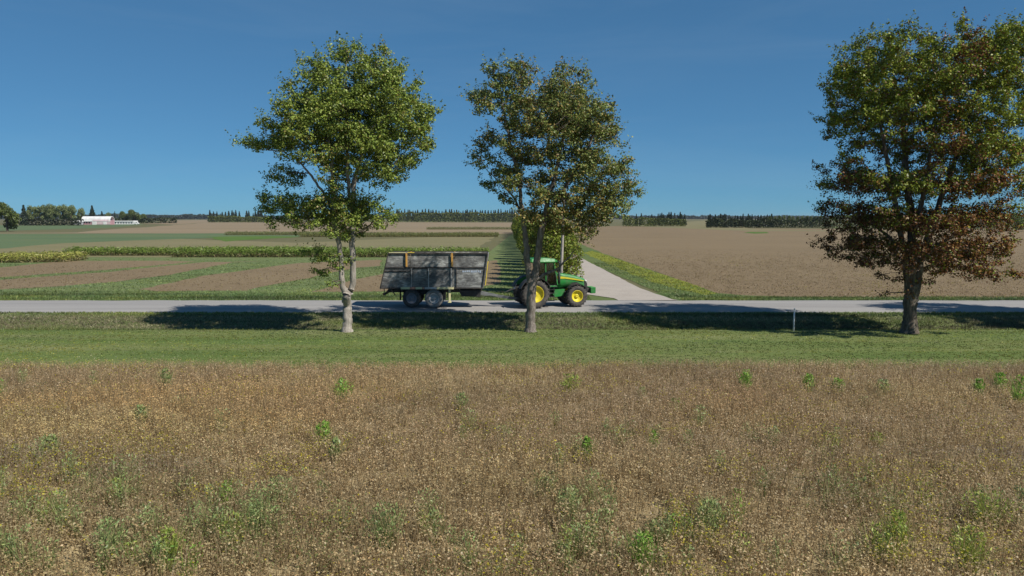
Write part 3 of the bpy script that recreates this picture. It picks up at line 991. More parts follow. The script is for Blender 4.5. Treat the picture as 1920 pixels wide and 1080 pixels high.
GZ = -.26
T1 = [(655, 115, 38, 32), (600, 140, 36, 30), (715, 135, 42, 38), (750, 160, 32, 32), (625, 165, 55, 38), (690, 175, 60, 42), (575, 185, 28, 26), (755, 205, 48, 36), (800, 222, 22, 20),
      (600, 205, 55, 34), (660, 225, 60, 40), (560, 232, 40, 26), (520, 248, 34, 24), (488, 268, 32, 16), (470, 270, 16, 9), (540, 268, 30, 16), (730, 245, 55, 36), (785, 250, 35, 30), (795, 282, 16, 16),
      (600, 258, 48, 28), (660, 270, 50, 30), (620, 300, 34, 22), (720, 290, 42, 28), (760, 300, 26, 18), (690, 310, 32, 22), (740, 330, 22, 16), (715, 338, 12, 18),
      (545, 325, 26, 13), (530, 340, 24, 12), (575, 300, 22, 12), (640, 340, 26, 20),
      (515, 378, 26, 16), (500, 395, 14, 10), (550, 385, 36, 20), (595, 388, 42, 24), (645, 385, 45, 26), (690, 392, 36, 20), (725, 400, 22, 12), (735, 415, 10, 16), (560, 410, 30, 16), (610, 415, 36, 18), (660, 412, 30, 16), (705, 420, 14, 20),
      (530, 408, 22, 14), (655, 440, 18, 16), (628, 432, 20, 12),
      (590, 472, 18, 9), (605, 488, 24, 12), (620, 505, 20, 12), (600, 515, 22, 9), (580, 478, 14, 7), (640, 478, 12, 10), (628, 525, 14, 7)]
S1 = [[(651, 622, 9.5), (651, 600, 8.6), (650, 575, 8.2), (651, 555, 8.6), (651, 546, 7)],
      [(648, 550, 6.5), (642, 530, 5.4), (640, 490, 4.6), (635, 440, 4.4), (629, 380, 3.8), (626, 300, 3), (608, 200, 1.6), (600, 150, .7)],
      [(656, 552, 6.6), (661, 528, 5.8), (661, 460, 5.3), (661, 400, 4.6), (668, 330, 3.6), (692, 250, 2.4), (712, 160, .9)],
      [(661, 400, 3.6), (655, 320, 3), (655, 230, 2), (656, 120, .7)],
      [(630, 390, 2.6), (600, 350, 2.2), (575, 315, 1.8), (545, 290, 1.4), (505, 282, .7)]]
big_tree('green twin stemmed maple standing in front of the rear end of the dark trailer', 651, 622, GZ, T1, S1, col_green, 21, leaves_m2=360, depth=.85, maxleaf=115000, fill=.98)

T2 = [(968, 135, 24, 18), (935, 155, 32, 22), (903, 178, 22, 18), (950, 180, 36, 22), (985, 148, 20, 18), (915, 200, 20, 13), (892, 190, 12, 9), (965, 215, 30, 16),
      (1052, 172, 40, 28), (1088, 165, 18, 15), (1015, 195, 40, 28), (1082, 205, 48, 32), (1120, 222, 32, 24), (1040, 232, 56, 34), (1130, 255, 28, 22), (1090, 250, 45, 28), (1155, 245, 11, 8),
      (990, 245, 34, 20), (1150, 268, 16, 8),
      (905, 273, 20, 8), (930, 262, 26, 13), (962, 278, 34, 14), (900, 303, 18, 8), (918, 315, 24, 12), (945, 325, 30, 12), (925, 348, 22, 10), (975, 345, 30, 16), (950, 372, 22, 10), (1000, 290, 34, 18),
      (1045, 285, 36, 20), (1100, 290, 36, 22), (1132, 320, 36, 20), (1080, 325, 36, 18), (1165, 322, 18, 14), (1180, 345, 22, 12), (1192, 365, 14, 10), (1150, 360, 34, 18), (1105, 358, 40, 20), (1040, 330, 30, 14),
      (1020, 365, 34, 18), (1060, 385, 38, 20), (1110, 398, 38, 20), (1140, 400, 26, 16), (1000, 400, 24, 22), (1150, 385, 28, 14), (1085, 425, 32, 18), (1125, 425, 18, 12), (1040, 420, 26, 20), (1005, 440, 20, 24), (1175, 385, 14, 8)]
S2 = [[(995, 622, 10.5), (995, 595, 8.8), (996, 560, 8.6), (998, 525, 8.4), (999, 512, 8)],
      [(993, 530, 6), (989, 490, 5.6), (985, 440, 5), (979, 390, 4), (970, 330, 3), (952, 250, 2), (935, 165, .8)],
      [(1002, 525, 7), (1008, 480, 6.4), (1016, 430, 5.6), (1026, 380, 4.4), (1042, 320, 3.2), (1058, 245, 2), (1068, 175, .8)],
      [(1016, 430, 4.5), (1035, 390, 3.6), (1065, 340, 2.8), (1100, 280, 1.8), (1120, 225, .7)],
      [(1000, 528, 3.4), (1022, 514, 3), (1038, 508, 2.6), (1058, 490, 1.6), (1075, 470, .8)],
      [(983, 410, 2.6), (955, 360, 1.6), (915, 320, .8)]]
big_tree('olive and rust coloured maple standing in front of the green tractor', 995, 622, GZ, T2, S2, col_olive, 33, leaves_m2=340, depth=.85, bark='bark_mid', maxleaf=100000, fill=1.04)

T3 = [(1632, 88, 26, 18), (1668, 80, 16, 16), (1600, 128, 30, 24), (1650, 125, 40, 30), (1700, 120, 28, 24), (1742, 78, 20, 20), (1760, 110, 24, 24), (1832, 92, 38, 28), (1868, 82, 40, 32), (1900, 105, 30, 32), (1886, 50, 6, 12), (1905, 60, 8, 7),
      (1585, 168, 28, 24), (1630, 175, 42, 28), (1690, 165, 42, 26), (1748, 155, 42, 28), (1815, 150, 46, 32), (1885, 165, 40, 34), (1925, 150, 20, 30),
      (1565, 218, 20, 16), (1610, 220, 36, 22), (1668, 216, 42, 26), (1728, 216, 42, 26), (1795, 215, 46, 32), (1868, 228, 44, 32), (1915, 215, 24, 30),
      (1572, 255, 18, 12), (1625, 268, 26, 14), (1690, 262, 42, 20), (1750, 285, 42, 26), (1818, 285, 46, 30), (1885, 288, 40, 30), (1918, 290, 18, 20),
      (1580, 305, 22, 11), (1610, 330, 30, 16), (1562, 342, 28, 9), (1535, 352, 12, 6), (1640, 345, 38, 20), (1700, 345, 42, 28), (1768, 345, 46, 30), (1838, 345, 42, 30), (1885, 355, 28, 22),
      (1562, 385, 18, 8), (1590, 398, 30, 18), (1640, 405, 40, 22), (1700, 415, 42, 26), (1768, 415, 44, 28), (1835, 405, 42, 26), (1878, 398, 24, 16),
      (1552, 468, 18, 7), (1598, 455, 32, 16), (1640, 462, 36, 18), (1690, 472, 34, 22), (1750, 475, 38, 22), (1808, 472, 38, 22), (1856, 462, 30, 18), (1888, 455, 10, 10), (1575, 430, 22, 12),
      (1655, 495, 20, 11), (1690, 520, 15, 8), (1748, 510, 24, 11), (1798, 505, 24, 9), (1850, 505, 24, 10), (1866, 522, 14, 6), (1600, 486, 12, 9), (1680, 545, 10, 5)]
S3 = [[(1705, 624, 15), (1705, 600, 12.6), (1706, 570, 12.2), (1710, 545, 13), (1711, 530, 11)],
      [(1708, 550, 9), (1714, 480, 8), (1716, 400, 7), (1716, 300, 5.4), (1712, 200, 3), (1702, 120, 1)],
      [(1704, 552, 6), (1695, 480, 5.4), (1682, 400, 4.6), (1660, 300, 3.4), (1640, 200, 2), (1625, 110, .8)],
      [(1716, 550, 7.6), (1735, 480, 6.4), (1760, 390, 5.4), (1788, 300, 4), (1820, 200, 2.4), (1850, 100, .9)],
      [(1716, 430, 4.5), (1735, 330, 3.6), (1748, 220, 2.2), (1745, 90, .8)],
      [(1690, 470, 3.5), (1650, 430, 2.6), (1600, 400, 1.6), (1560, 385, .7)],
      [(1740, 470, 3.5), (1790, 440, 2.6), (1840, 410, 1.6), (1885, 400, .7)]]
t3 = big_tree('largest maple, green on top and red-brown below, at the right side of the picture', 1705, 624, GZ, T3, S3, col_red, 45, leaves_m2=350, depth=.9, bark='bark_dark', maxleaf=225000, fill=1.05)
# its neighbour stands just outside the frame; its shade lies on the road at the right edge
t4 = copy_tree(t3)
t4.location = (43.2, t3.location.y + .2, GZ)
t4.rotation_euler = (0, 0, 2.2)
t4.scale = (.92, .92, .9)
tag(t4, 'maple beyond the right edge of the picture, shading the end of the road', 'tree')


def far_crown(n, rx, rz, z0, pal, leaf, seed, lumps=9, needle=False, taper=False):
    r = np.random.default_rng(seed)
    if needle:
        u = r.random(n) ** .7
        z = z0 + (1 - u) * 2 * rz
        rad = rx * (.06 + u) * (.55 + .45 * r.random(n)) * (.8 + .35 * np.abs(np.sin(z * 7 / rz)))
        a = r.random(n) * 6.283
        p = np.stack([rad * np.cos(a), rad * np.sin(a), z], 1)
        ld = np.stack([np.cos(a), np.sin(a), 0 * a - .3], 1)
        v, f = leaf_quads(p, leaf * 1.4, leaf * .6, .3, r, ldir=ld * 1.5)
    else:
        P_ = []
        for k in range(lumps):
            a = r.random() * 6.283; h = r.random()
            h = k / (lumps - 1) if taper else h
            w_ = math.sin(math.pi * (.12 + .80 * h)) ** .6 if not taper else (1.15 - h) ** .75 * min(1, .7 + h)
            c = np.array([math.cos(a) * rx * .62 * w_, math.sin(a) * rx * .62 * w_, z0 + rz * .35 + h * 1.45 * rz])
            d = r.normal(size=(n // lumps, 3)); d /= np.linalg.norm(d, axis=1)[:, None]
            P_.append(c + d * (r.random(n // lumps) ** .3)[:, None] * np.array([rx * .46, rx * .46, rz * .36]))
        p = np.concatenate(P_)
        v, f = leaf_quads(p, leaf, leaf * .75, .45, r)
    return v, f, np.repeat(pick(pal, len(p), .16, r), 4, 0)


def small_tree(name, crown, trunk_h, trunk_r, mat='leaf', bare=False):
    root = empty(name)
    V = []; F = []
    tube_np([(0, 0, -.1), (.02, 0, trunk_h * .5), (0, .03, trunk_h)], [trunk_r * 1.2, trunk_r, trunk_r * .5], 7, V, F, 0)
    np_mesh('trunk', V[0], F[0], M['bark_far'], root, smooth=True)
    v, f, c = crown
    np_mesh('crown', v, f, M[mat], root, col=c)
    return root


def place(proto, first, x, y, z, rz, sc, label, cat, group):
    o = proto if first else copy_tree(proto)
    o.location = (x, y, z); o.rotation_euler = (0, 0, rz); o.scale = sc
    return tag(o, label, cat, group)


# row of clipped trees running away beside the gravel lane
ROWP = [(.17, .22, .03, 4), (.23, .27, .04, 3), (.11, .15, .025, 2), (.20, .14, .05, .8)]
protos = [small_tree('row_tree', far_crown(9000, 2.7, 2.95, .55, ROWP, .20, 60 + k, 18, taper=True), 4.4, .16) for k in range(3)]
ys = []
y = 64.5
while y < 330: ys.append(y); y += 6.6 + random.uniform(-.4, .4)
used = set()
for k, y in enumerate(ys):
    x = 3.7 - (y - 64) * .006 + random.uniform(-.25, .25)
    sc = random.uniform(.88, 1.04)
    lab = ('nearest yellow green tree of the row behind the tractor' if k == 0 else 'second tree of the row behind the tractor, partly hidden by the first' if k == 1
           else 'green tree in the receding row beside the gravel lane')
    j = k % 3
    place(protos[j], j not in used, x, y, Z0, random.uniform(0, 6), (sc * 1.08 if k < 2 else sc, sc, sc * 1.02), lab, 'tree', 'row of trees beside the gravel lane')
    used.add(j)

# ------------------------------------------------------------------ far trees and woods
DECP = [(.12, .155, .045, 4), (.15, .19, .055, 3), (.085, .12, .04, 2)]
PALEP = [(.18, .22, .085, 4), (.22, .26, .11, 3), (.13, .17, .07, 2)]
SPRP = [(.030, .048, .028, 4), (.042, .062, .034, 2), (.022, .035, .024, 2)]
OLVP = [(.15, .18, .05, 4), (.18, .21, .06, 3), (.11, .14, .045, 2)]
dec_a = small_tree('broadleaf_tree', far_crown(3600, 6.5, 6.6, .8, DECP, .85, 201, 15), 9, .45)
dec_b = small_tree('broadleaf_tree', far_crown(2600, 6.0, 7.0, 2.5, PALEP, 1.0, 202, 11), 10, .4)
spr = small_tree('spruce_tree', far_crown(900, 2.6, 6.0, .4, SPRP, .9, 203, needle=True), 10, .2, 'needle')
spr_w = small_tree('spruce_tree', far_crown(1400, 4.6, 8.0, .3, SPRP, 1.1, 204, needle=True), 12, .3, 'needle')
usedp = set()


def far(proto, px, py_base, py_top, h0, label, cat='tree', group=None, wide=1.0):
    x, y = P(px, py_base, Z0)
    top = PY(px, py_top, y)[1]
    s = (top - Z0) / h0
    first = id(proto) not in usedp; usedp.add(id(proto))
    return place(proto, first, x, y, Z0, random.uniform(0, 6), (s * wide, s * wide, s), label, cat, group)


far(dec_a, 14, 434, 379, 14.2, 'big dark broadleaf tree at the left edge of the picture, nearest of the farm trees')
far(dec_a, -38, 432, 385, 14.2, 'dark broadleaf tree beyond the left edge of the picture')
far(spr, 46, 423, 384, 12.4, 'thin dark spruce between the big left edge tree and the broad grove')
G1 = 'broad pale grove beside the barn'
for px, t, lab in [(62, 387, 'first tree of the pale grove, from the left'), (80, 386, 'second tree of the pale grove, from the left'), (98, 384, 'third tree of the pale grove, in its middle'),
                   (117, 385, 'fourth tree of the pale grove, tall and round'), (134, 386, 'last tree of the pale grove, on its right end')]:
    far(dec_b, px, 422, t, 16, lab, 'tree', G1, .85)
far(dec_b, 153, 421, 391, 16, 'small pale tree between the grove and the barn roof', wide=.6)
far(spr_w, 174, 420, 385, 16.4, 'tall pointed spruce rising behind the barn', wide=.9)
far(spr, 192, 419, 396, 12.4, 'small spruce behind the right end of the barn')
far(dec_b, 204, 419, 399, 16, 'low round tree behind the right end of the barn', wide=.8)
far(spr, 216, 418, 396, 12.4, 'thin spruce tip between the barn and the white shed', wide=.6)
far(dec_a, 233, 419, 396, 14.2, 'dark round tree behind the white shed', wide=.8)
far(dec_a, 252, 419, 393, 14.2, 'largest round tree behind the right end of the white shed', wide=1.0)
far(dec_a, 266, 418, 401, 14.2, 'low round tree right of the white shed', wide=1.1)
far(dec_a, 1905, 434, 398, 14.2, 'dark tree beyond the right field, right of the red-brown maple', wide=1.2)
far(dec_a, 1935, 434, 402, 14.2, 'dark tree beyond the right field at the edge of the picture', wide=1.2)
GS = 'spruces rising out of the far shelter belts'
seen = []


def spruce_run(px0, px1, base, top, step, lab, var=4):
    px = px0
    while px < px1:
        far(spr, px, base, top + random.uniform(-1, 1) * var * .6 + (var if random.random() < .2 else 0), 12.4, lab, 'spruce', GS, random.uniform(.75, 1.15))
        px += step * random.uniform(.6, 1.5)


spruce_run(394, 450, 415.6, 395, 4.6, 'small dark spruce of the clump left of the green maple')
spruce_run(463, 500, 415.6, 394, 6.0, 'small dark spruce just left of the green maple')
spruce_run(745, 968, 414.8, 393, 4.4, 'dark spruce tip above the far hedge between the two middle maples', 3)
spruce_run(1172, 1206, 422.0, 401, 11, 'single dark spruce at the left end of the right hand hedge')
spruce_run(1216, 1286, 422.0, 399.5, 4.6, 'dark spruce behind the short hedge right of the middle maple')
spruce_run(1328, 1450, 425.0, 402.5, 4.3, 'dark spruce of the long belt left of the red-brown maple', 3.5)
G2 = 'broadleaf trees of the long belt behind the right field'
for k, px in enumerate(np.arange(1444, 1560, 8.5)):
    far(dec_b if k % 2 else dec_a, float(px), 425, 405 + random.uniform(-2, 1), 16 if k % 2 else 14.2, 'slender tree in the right part of the long belt', 'tree', G2, .45)


def hedge(name, px0, px1, base, top, pal, label, leaf=1.2, dens=1.0, depth=6, cat='hedge', rag=.25):
    x0, y0 = P(px0, base, Z0); x1, y1 = P(px1, base, Z0)
    y = (y0 + y1) / 2
    h = PY(px0, top, y)[1] - Z0
    L = abs(x1 - x0)
    n = int(L * (h + depth) * 7 * dens / leaf ** 2)
    x = x0 + (x1 - x0) * rng.random(n)
    hh = h * (1 + rag * (fbm(x / h * 1.3, x * 0 + 3) - .5) * 2)
    top_ = rng.random(n) < .4
    z = np.where(top_, hh * (.85 + .15 * rng.random(n)), hh * rng.random(n))
    yy = y + np.where(top_, rng.random(n) * depth, rng.random(n) ** 2 * depth)
    k = pick(pal, n, .15)
    col = ss(.3, .7, vnoise(x / 2.6, x * 0 + 7))[:, None]
    k = k * (.75 + .35 * col)
    v, f = leaf_quads(np.stack([x, yy, z + Z0], 1), leaf * (.7 + .6 * rng.random(n)), leaf * .7, .4)
    tag(np_mesh(name, v, f, M['leaf'], col=np.repeat(k, 4, 0)), label, cat, kind='stuff')


hedge('hedge', 390, 505, 417, 406, OLVP, 'long clipped olive green hedge left of the green maple', 1.5)
hedge('hedge', 740, 970, 416.4, 399.5, OLVP, 'far olive green hedge between the two middle maples', 1.7)
hedge('hedge', 1168, 1286, 424.5, 410, OLVP, 'short olive green hedge right of the middle maple', .9)
hedge('hedge', 1326, 1560, 427, 411, [(.05, .07, .03, 3), (.075, .095, .035, 2), (.035, .05, .025, 2)], 'long dark hedge along the end of the right field', .9, rag=.4)
hedge('hedge', 1560, 2500, 428, 404, DECP, 'dark wood edge behind the red-brown maple', 1.2, .6)
hedge('distant_woods', -900, 410, 411.2, 403.6, [(.055, .08, .05, 3), (.045, .065, .042, 2)], 'thin dark line of distant woods along the left horizon', 8, 1.2, 60, 'woods', .5)
hedge('distant_woods', 480, 1900, 410.8, 405.5, [(.055, .08, .05, 3), (.045, .065, .042, 2)], 'thin dark line of distant woods along the right horizon', 8, 1.2, 60, 'woods', .5)
hedge('farm_hedge', 45, 150, 423, 411, [(.035, .05, .025, 3), (.05, .06, .03, 2)], 'dark undergrowth at the foot of the pale grove', 1.3, cat='hedge')
hedge('farm_hedge', 205, 330, 418.5, 409, [(.05, .075, .035, 3), (.07, .09, .04, 2)], 'dark bushes behind the white shed', 1.8, cat='hedge')

# ------------------------------------------------------------------ farm buildings on the horizon
def metal_wall(name, col, rough=.6):
    m, n, b = new_mat(name)
    tc = n.nodes.new('ShaderNodeTexCoord').outputs['Object']
    q = noise(n, tc, .35, 5, (1, 1, .4), .7)
    r = ramp(n, [(.35, tuple(c * .78 for c in col)), (.65, col)]); n.links.new(q, r.inputs[0])
    n.links.new(r.outputs[0], b.inputs['Base Color']); b.inputs['Roughness'].default_value = rough
    return m


m_white = metal_wall('white_sheet_metal', (.80, .80, .80))
m_pink = metal_wall('faded_red_sheet', (.66, .52, .55))
m_red = metal_wall('red_barn_wall', (.48, .27, .30))
m_darkwin = paint('dark_window', (.03, .035, .04), .2)
bx, by = P(180, 421.3, Z0)
k_ = by / F_PX
barn = tag(empty('barn', (bx, by, Z0)), 'white roofed barn with red and faded pink cladding in front of the grove', 'barn')
W = 27 * k_
mb = MB(); mb.box((0, 8 * k_, 2.1), (2 * W - .4, 15 * k_, 4.2)); mb.build('wall', m_red, barn)
a = W
rf = MB()
prof_b = [(0, 3.4), (1.2, 6.0), (4.0, 7.7), (8.0, 8.2), (12.0, 7.7), (15, 6), (16.2, 3.4)]
# roof: gambrel front slope, built as a shell that curls over the wall
rings = []
for xx in (-a, a):
    rings.append([(xx, y_ * k_ - .1 * k_, z_ * k_ * 1.9) for y_, z_ in prof_b] + [(xx, y_ * k_, z_ * k_ * 1.9 - .35) for y_, z_ in prof_b[::-1]])
rf.loft(rings, True, False); rf.build('roof', m_white, barn)
pk = MB()
pk.add([(a * -.25, .2, 4.0), (a * .96, .2, 4.0), (a * .98, .2, .2), (a * .1, .2, .2), (a * -.25, .0, 4.0), (a * .96, .0, 4.0), (a * .98, .0, .2), (a * .1, .0, .2)],
       [(0, 1, 2, 3), (4, 7, 6, 5), (0, 4, 5, 1), (1, 5, 6, 2), (2, 6, 7, 3), (3, 7, 4, 0)])
pk.build('side_cladding', m_pink, barn)
pk = MB()
for i in range(9):
    t0 = i / 9
    pk.box((a * (-.20 + 1.08 * (t0 + .055)), .45 * k_ + .0, 4.65 * k_ * 1.9), (a * .115, .12, 2.0), Euler((math.radians(-24), 0, 0)))
pk.build('roof_panel', m_pink, barn)
mb = MB(); mb.box((-a * .1, -.05, 1.5), (4.2, .2, 3.0)); mb.build('door', m_white, barn)
mb = MB(); mb.box((a * .62, -.12, 1.4), (3.2, .2, 2.4)); mb.build('door', m_white, barn)
for t in (-.8, -.62, -.44):
    MB().box((a * t, -.02, 2.2), (1.6, .2, 1.0)).build('window', m_darkwin, barn)
sx, sy = P(232, 420.6, Z0)
k_ = sy / F_PX
shed = tag(empty('shed', (sx, sy, Z0)), 'long low white shed right of the barn', 'shed')
MB().box((0, 4, 1.3), (37 * k_, 8, 2.6)).build('wall', m_white, shed)
MB().prism([(-19 * k_, 2.6), (19 * k_, 2.6), (18.6 * k_, 3.5), (-18.6 * k_, 3.5)], -.4, 8.4).build('roof', m_white, shed)
for t in range(7):
    MB().box(((-15 + t * 5) * k_, -.05, 1.45), (2.3 * k_, .2, 1.0)).build('window', m_darkwin, shed)
vx, vy = P(256, 420.8, Z0)
van = tag(empty('parked_van', (vx, vy, Z0)), 'small white van parked at the right end of the white shed', 'van')
MB().prism([(-2.3, .5), (2.4, .5), (2.4, 1.2), (1.7, 1.4), (1.0, 2.1), (-2.3, 2.15)], -.95, .95).build('body', m_white, van)
MB().prism([(1.05, 1.45), (1.62, 1.42), (1.0, 2.0), (-.2, 2.0), (-.2, 1.45)], -.97, .97).build('window', m_darkwin, van)
for xx in (-1.4, 1.5):
    for yy in (-.85, .85):
        MB().lathe_y([(-.1, .05), (-.1, .34), (.1, .34), (.1, .05)], (xx, yy, .34), 16).build('wheel', m_darkwin, van)
vx, vy = P(141, 421.6, Z0)
sh2 = tag(empty('shed', (vx, vy, Z0)), 'small grey lean-to shed at the left of the barn', 'shed')
m_grey = metal_wall('grey_sheet', (.38, .38, .42))
MB().box((0, 3, 1.3), (8, 6, 2.6)).build('wall', m_grey, sh2)
MB().prism([(-4.3, 2.6), (4.3, 2.6), (2.5, 4.2), (-2.5, 4.2)], -.2, 6.2).build('roof', m_white, sh2)

# ------------------------------------------------------------------ pole and marker post
m_pole = bark_mat('weathered_pole_wood', (.22, .20, .18), (.36, .33, .30), (.46, .43, .40))
ux, uy = P(1051, 556.5, Z0)
pole = tag(empty('utility_pole', (ux, uy, Z0)), 'pale wooden utility pole standing behind the tractor cab', 'utility pole')
MB().tube([(0, 0, -.1), (.08, 0, 3), (.17, 0, 6), (.26, 0, 9)], [.125, .12, .11, .095], 12).build('shaft', m_pole, pole)
MB().box((.25, -.12, 8.5), (1.9, .09, .11)).build('crossarm', m_pole, pole)
m_ins = paint('insulator_glass', (.25, .28, .30), .2)
for xx in (-.6, .05, 1.1):
    MB().tube([(xx, -.12, 8.555), (xx, -.12, 8.62), (xx, -.12, 8.70)], [.03, .06, .03], 8).build('insulator', m_ins, pole)

m_post = paint('white_post_paint', (.70, .70, .72), .5, dirt=(.35, .33, .30))
qx, qy = P(1488, 621, ground_z(0, LIP + .1))
post = tag(empty('marker_post', (qx, qy, float(ground_z(qx, qy)))), 'thin white marker post in the dark tree shade by the ditch', 'post')
MB().tube([(0, 0, -.2), (0, 0, .8), (.01, 0, 1.30)], [.045, .045, .045], 10).build('shaft', m_post, post)
MB().tube([(.01, 0, 1.30), (.01, 0, 1.34), (.01, 0, 1.37)], [.052, .055, .02], 10).build('cap', m_post, post)

# ------------------------------------------------------------------ vehicle materials
JG = paint('green_paint', (.018, .20, .036), .38, dirt=(.12, .15, .08), dirt_amt=.45)
JY = paint('yellow_paint', (.66, .56, .02), .38, dirt=(.42, .33, .06), dirt_amt=.4)
RUB = paint('tyre_rubber', (.045, .043, .042), .85, dirt=(.17, .145, .12), dirt_amt=.75, dscale=5, bump=.3)
RUB_LIT = paint('sunlit_dusty_rubber', (.20, .195, .185), .9, dirt=(.36, .34, .31), dirt_amt=.8, dscale=3, bump=.3)  # dusty, and paled in colour to stand for a sunlit tyre
BLK = paint('black_parts', (.02, .02, .021), .5, dirt=(.10, .09, .08), dirt_amt=.35)
DRK = paint('dark_chassis', (.028, .027, .028), .6, dirt=(.12, .10, .08), dirt_amt=.5)
GRY = paint('pale_dusty_lit_steel', (.52, .52, .51), .55, dirt=(.22, .20, .18), dirt_amt=.6)  # dusty posts; on the trailer rims the paleness stands for sunlight
SIL = paint('bare_steel', (.50, .50, .52), .3, .8)
ORG = paint('orange_board', (.60, .33, .07), .5, dirt=(.4, .22, .08), dirt_amt=.4)
YEL = paint('yellow_board', (.75, .58, .06), .5, dirt=(.45, .36, .12), dirt_amt=.4)
PINKB = paint('faded_reflector_red', (.50, .24, .17), .5)
CREAM = paint('faded_cream_board', (.74, .68, .38), .6)
LAMP = paint('lamp_glass', (.75, .75, .72), .12)
REDL = paint('red_lamp', (.50, .03, .02), .25)
SEAT = paint('seat_fabric', (.06, .055, .05), .9)


def glass_mat():
    m = bpy.data.materials.new('tinted_glass'); m.use_nodes = True
    n = m.node_tree; n.nodes.clear()
    out = n.nodes.new('ShaderNodeOutputMaterial')
    t = n.nodes.new('ShaderNodeBsdfTransparent'); t.inputs[0].default_value = (.50, .60, .56, 1)
    g_ = n.nodes.new('ShaderNodeBsdfGlossy'); g_.inputs['Roughness'].default_value = .04
    fr = n.nodes.new('ShaderNodeFresnel'); fr.inputs[0].default_value = 1.7
    mx = n.nodes.new('ShaderNodeMixShader')
    n.links.new(fr.outputs[0], mx.inputs[0]); n.links.new(t.outputs[0], mx.inputs[1]); n.links.new(g_.outputs[0], mx.inputs[2])
    n.links.new(mx.outputs[0], out.inputs[0])
    return m


GLS = glass_mat()


def wheel(parent, x, y, R, wd, rimr, rubber, rimmat, side, lugs=22, dish=.12, hubr=.14, lug=True, bolts=8):
    """a wheel whose outer face looks towards side*y; hub > tyre, rim"""
    h = wd / 2
    hub = MB().lathe_y([(side * (h * .1), .001), (side * (h * .1 + .10), .001), (side * (h * .1 + .12), hubr * .7), (side * (h * .1), hubr), (side * (h * .1 - .1), hubr)], (0, 0, 0), 20)
    for i in range(bolts):
        t = 2 * math.pi * i / bolts
        hub.box((hubr * 1.35 * math.cos(t), side * (h * .12), hubr * 1.35 * math.sin(t)), (.035, .05, .035))
    w_ = hub.build('wheel', rimmat, parent, (x, y, R))
    ty = MB()
    d = R - rimr
    ty.lathe_y([(-h * .78, rimr), (-h * .98, rimr + d * .25), (-h, rimr + d * .5), (-h * .93, rimr + d * .8), (-h * .75, R - .035 - .012), (0, R - .03), (h * .75, R - .047), (h * .93, rimr + d * .8), (h, rimr + d * .5), (h * .98, rimr + d * .25), (h * .78, rimr)], (0, 0, 0), 48)
    if lug:
        for i in range(lugs):
            for sd in (-1, 1):
                t = 2 * math.pi * (i + (.5 if sd > 0 else 0)) / lugs
                c, s_ = math.cos(t), math.sin(t)
                # bar from the shoulder towards the centre, trailing as it goes in
                pts = []
                for uu, tt, rr in ((.98, 0, R - .075), (.8, .02, R - .012), (.05, .13 * 22 / lugs, R)):
                    a_ = t + tt * 1.2
                    pts.append(Vector((rr * math.cos(a_), sd * h * uu, rr * math.sin(a_))))
                ty.bar(pts[0], pts[1], .05, .06); ty.bar(pts[1], pts[2], .05, .06)
    ty.build('tyre', rubber, w_)
    rm = MB()
    o_ = side * h
    rm.lathe_y([(o_ * .80, rimr + .005), (o_ * .84, rimr - .01), (o_ * .80, rimr - .035), (o_ * .70, rimr - .045), (o_ * .45, rimr - .07), (o_ * (.45 - dish * 1.2), rimr * .80), (o_ * .18, rimr * .55), (o_ * .10, rimr * .30), (o_ * .10, .02)], (0, 0, 0), 40)
    rm.lathe_y([(-o_ * .80, rimr + .005), (-o_ * .6, rimr - .05), (o_ * .1, rimr - .05)], (0, 0, 0), 40)
    rm.build('rim', rimmat, w_)
    return w_


# ------------------------------------------------------------------ the tractor
YAW = math.radians(15)
tr = tag(empty('tractor', (1.38, 54.15, .04), YAW), 'green tractor with yellow wheel rims pulling the trailer along the road', 'tractor')
WB = 3.16
for sd in (-1, 1):
    wheel(tr, 0, sd * .98, 1.02, .68, .60, RUB, JY, sd, 22, hubr=.2)
    wheel(tr, WB, sd * .96, .79, .56, .43, RUB, JY, sd, 20, hubr=.17)
# axles and chassis
ch = MB()
ch.box((.95, 0, .95), (2.6, .62, .55), bev=.05); ch.box((2.3, 0, .88), (2.2, .42, .42), bev=.05)
ch.tube([(0, -.75, 1.02), (0, .75, 1.02)], .16, 12); ch.box((0, 0, 1.0), (.7, .7, .8), bev=.08)
ch.build('chassis', DRK, tr)
ax = MB(); ax.tube([(WB, -.72, .80), (WB, .72, .80)], .12, 10); ax.box((WB, 0, .82), (.5, .5, .4), bev=.05); ax.box((2.62, 0, .86), (1.0, .34, .42), bev=.05)
ax.build('front_axle', JG, tr)
# fuel tank and side frame seen between the wheels
tk = MB(); tk.prism([(1.45, .92), (1.62, .72), (2.20, .80), (2.32, 1.02), (2.36, 1.28), (1.62, 1.24)], -.72, -.30)
tk.build('fuel_tank', JG, tr)
tk = MB(); tk.prism([(.95, .98), (1.05, .70), (2.20, .74), (2.36, 1.0), (2.36, 1.30), (1.0, 1.30)], .30, .72); tk.build('fuel_tank', JG, tr)


def hood_ring(x, zt, zb, wt, wb_, r_=.12):
    z1 = zt - r_
    half = [(wb_, zb), (wb_ + .01, (zb + z1) / 2), (wt, z1), (wt - r_ * .3, zt - r_ * .3), (wt - r_, zt), (wt * .4, zt + .025)]
    return [(x, y, z) for y, z in half] + [(x, -y, z) for y, z in half[::-1]]


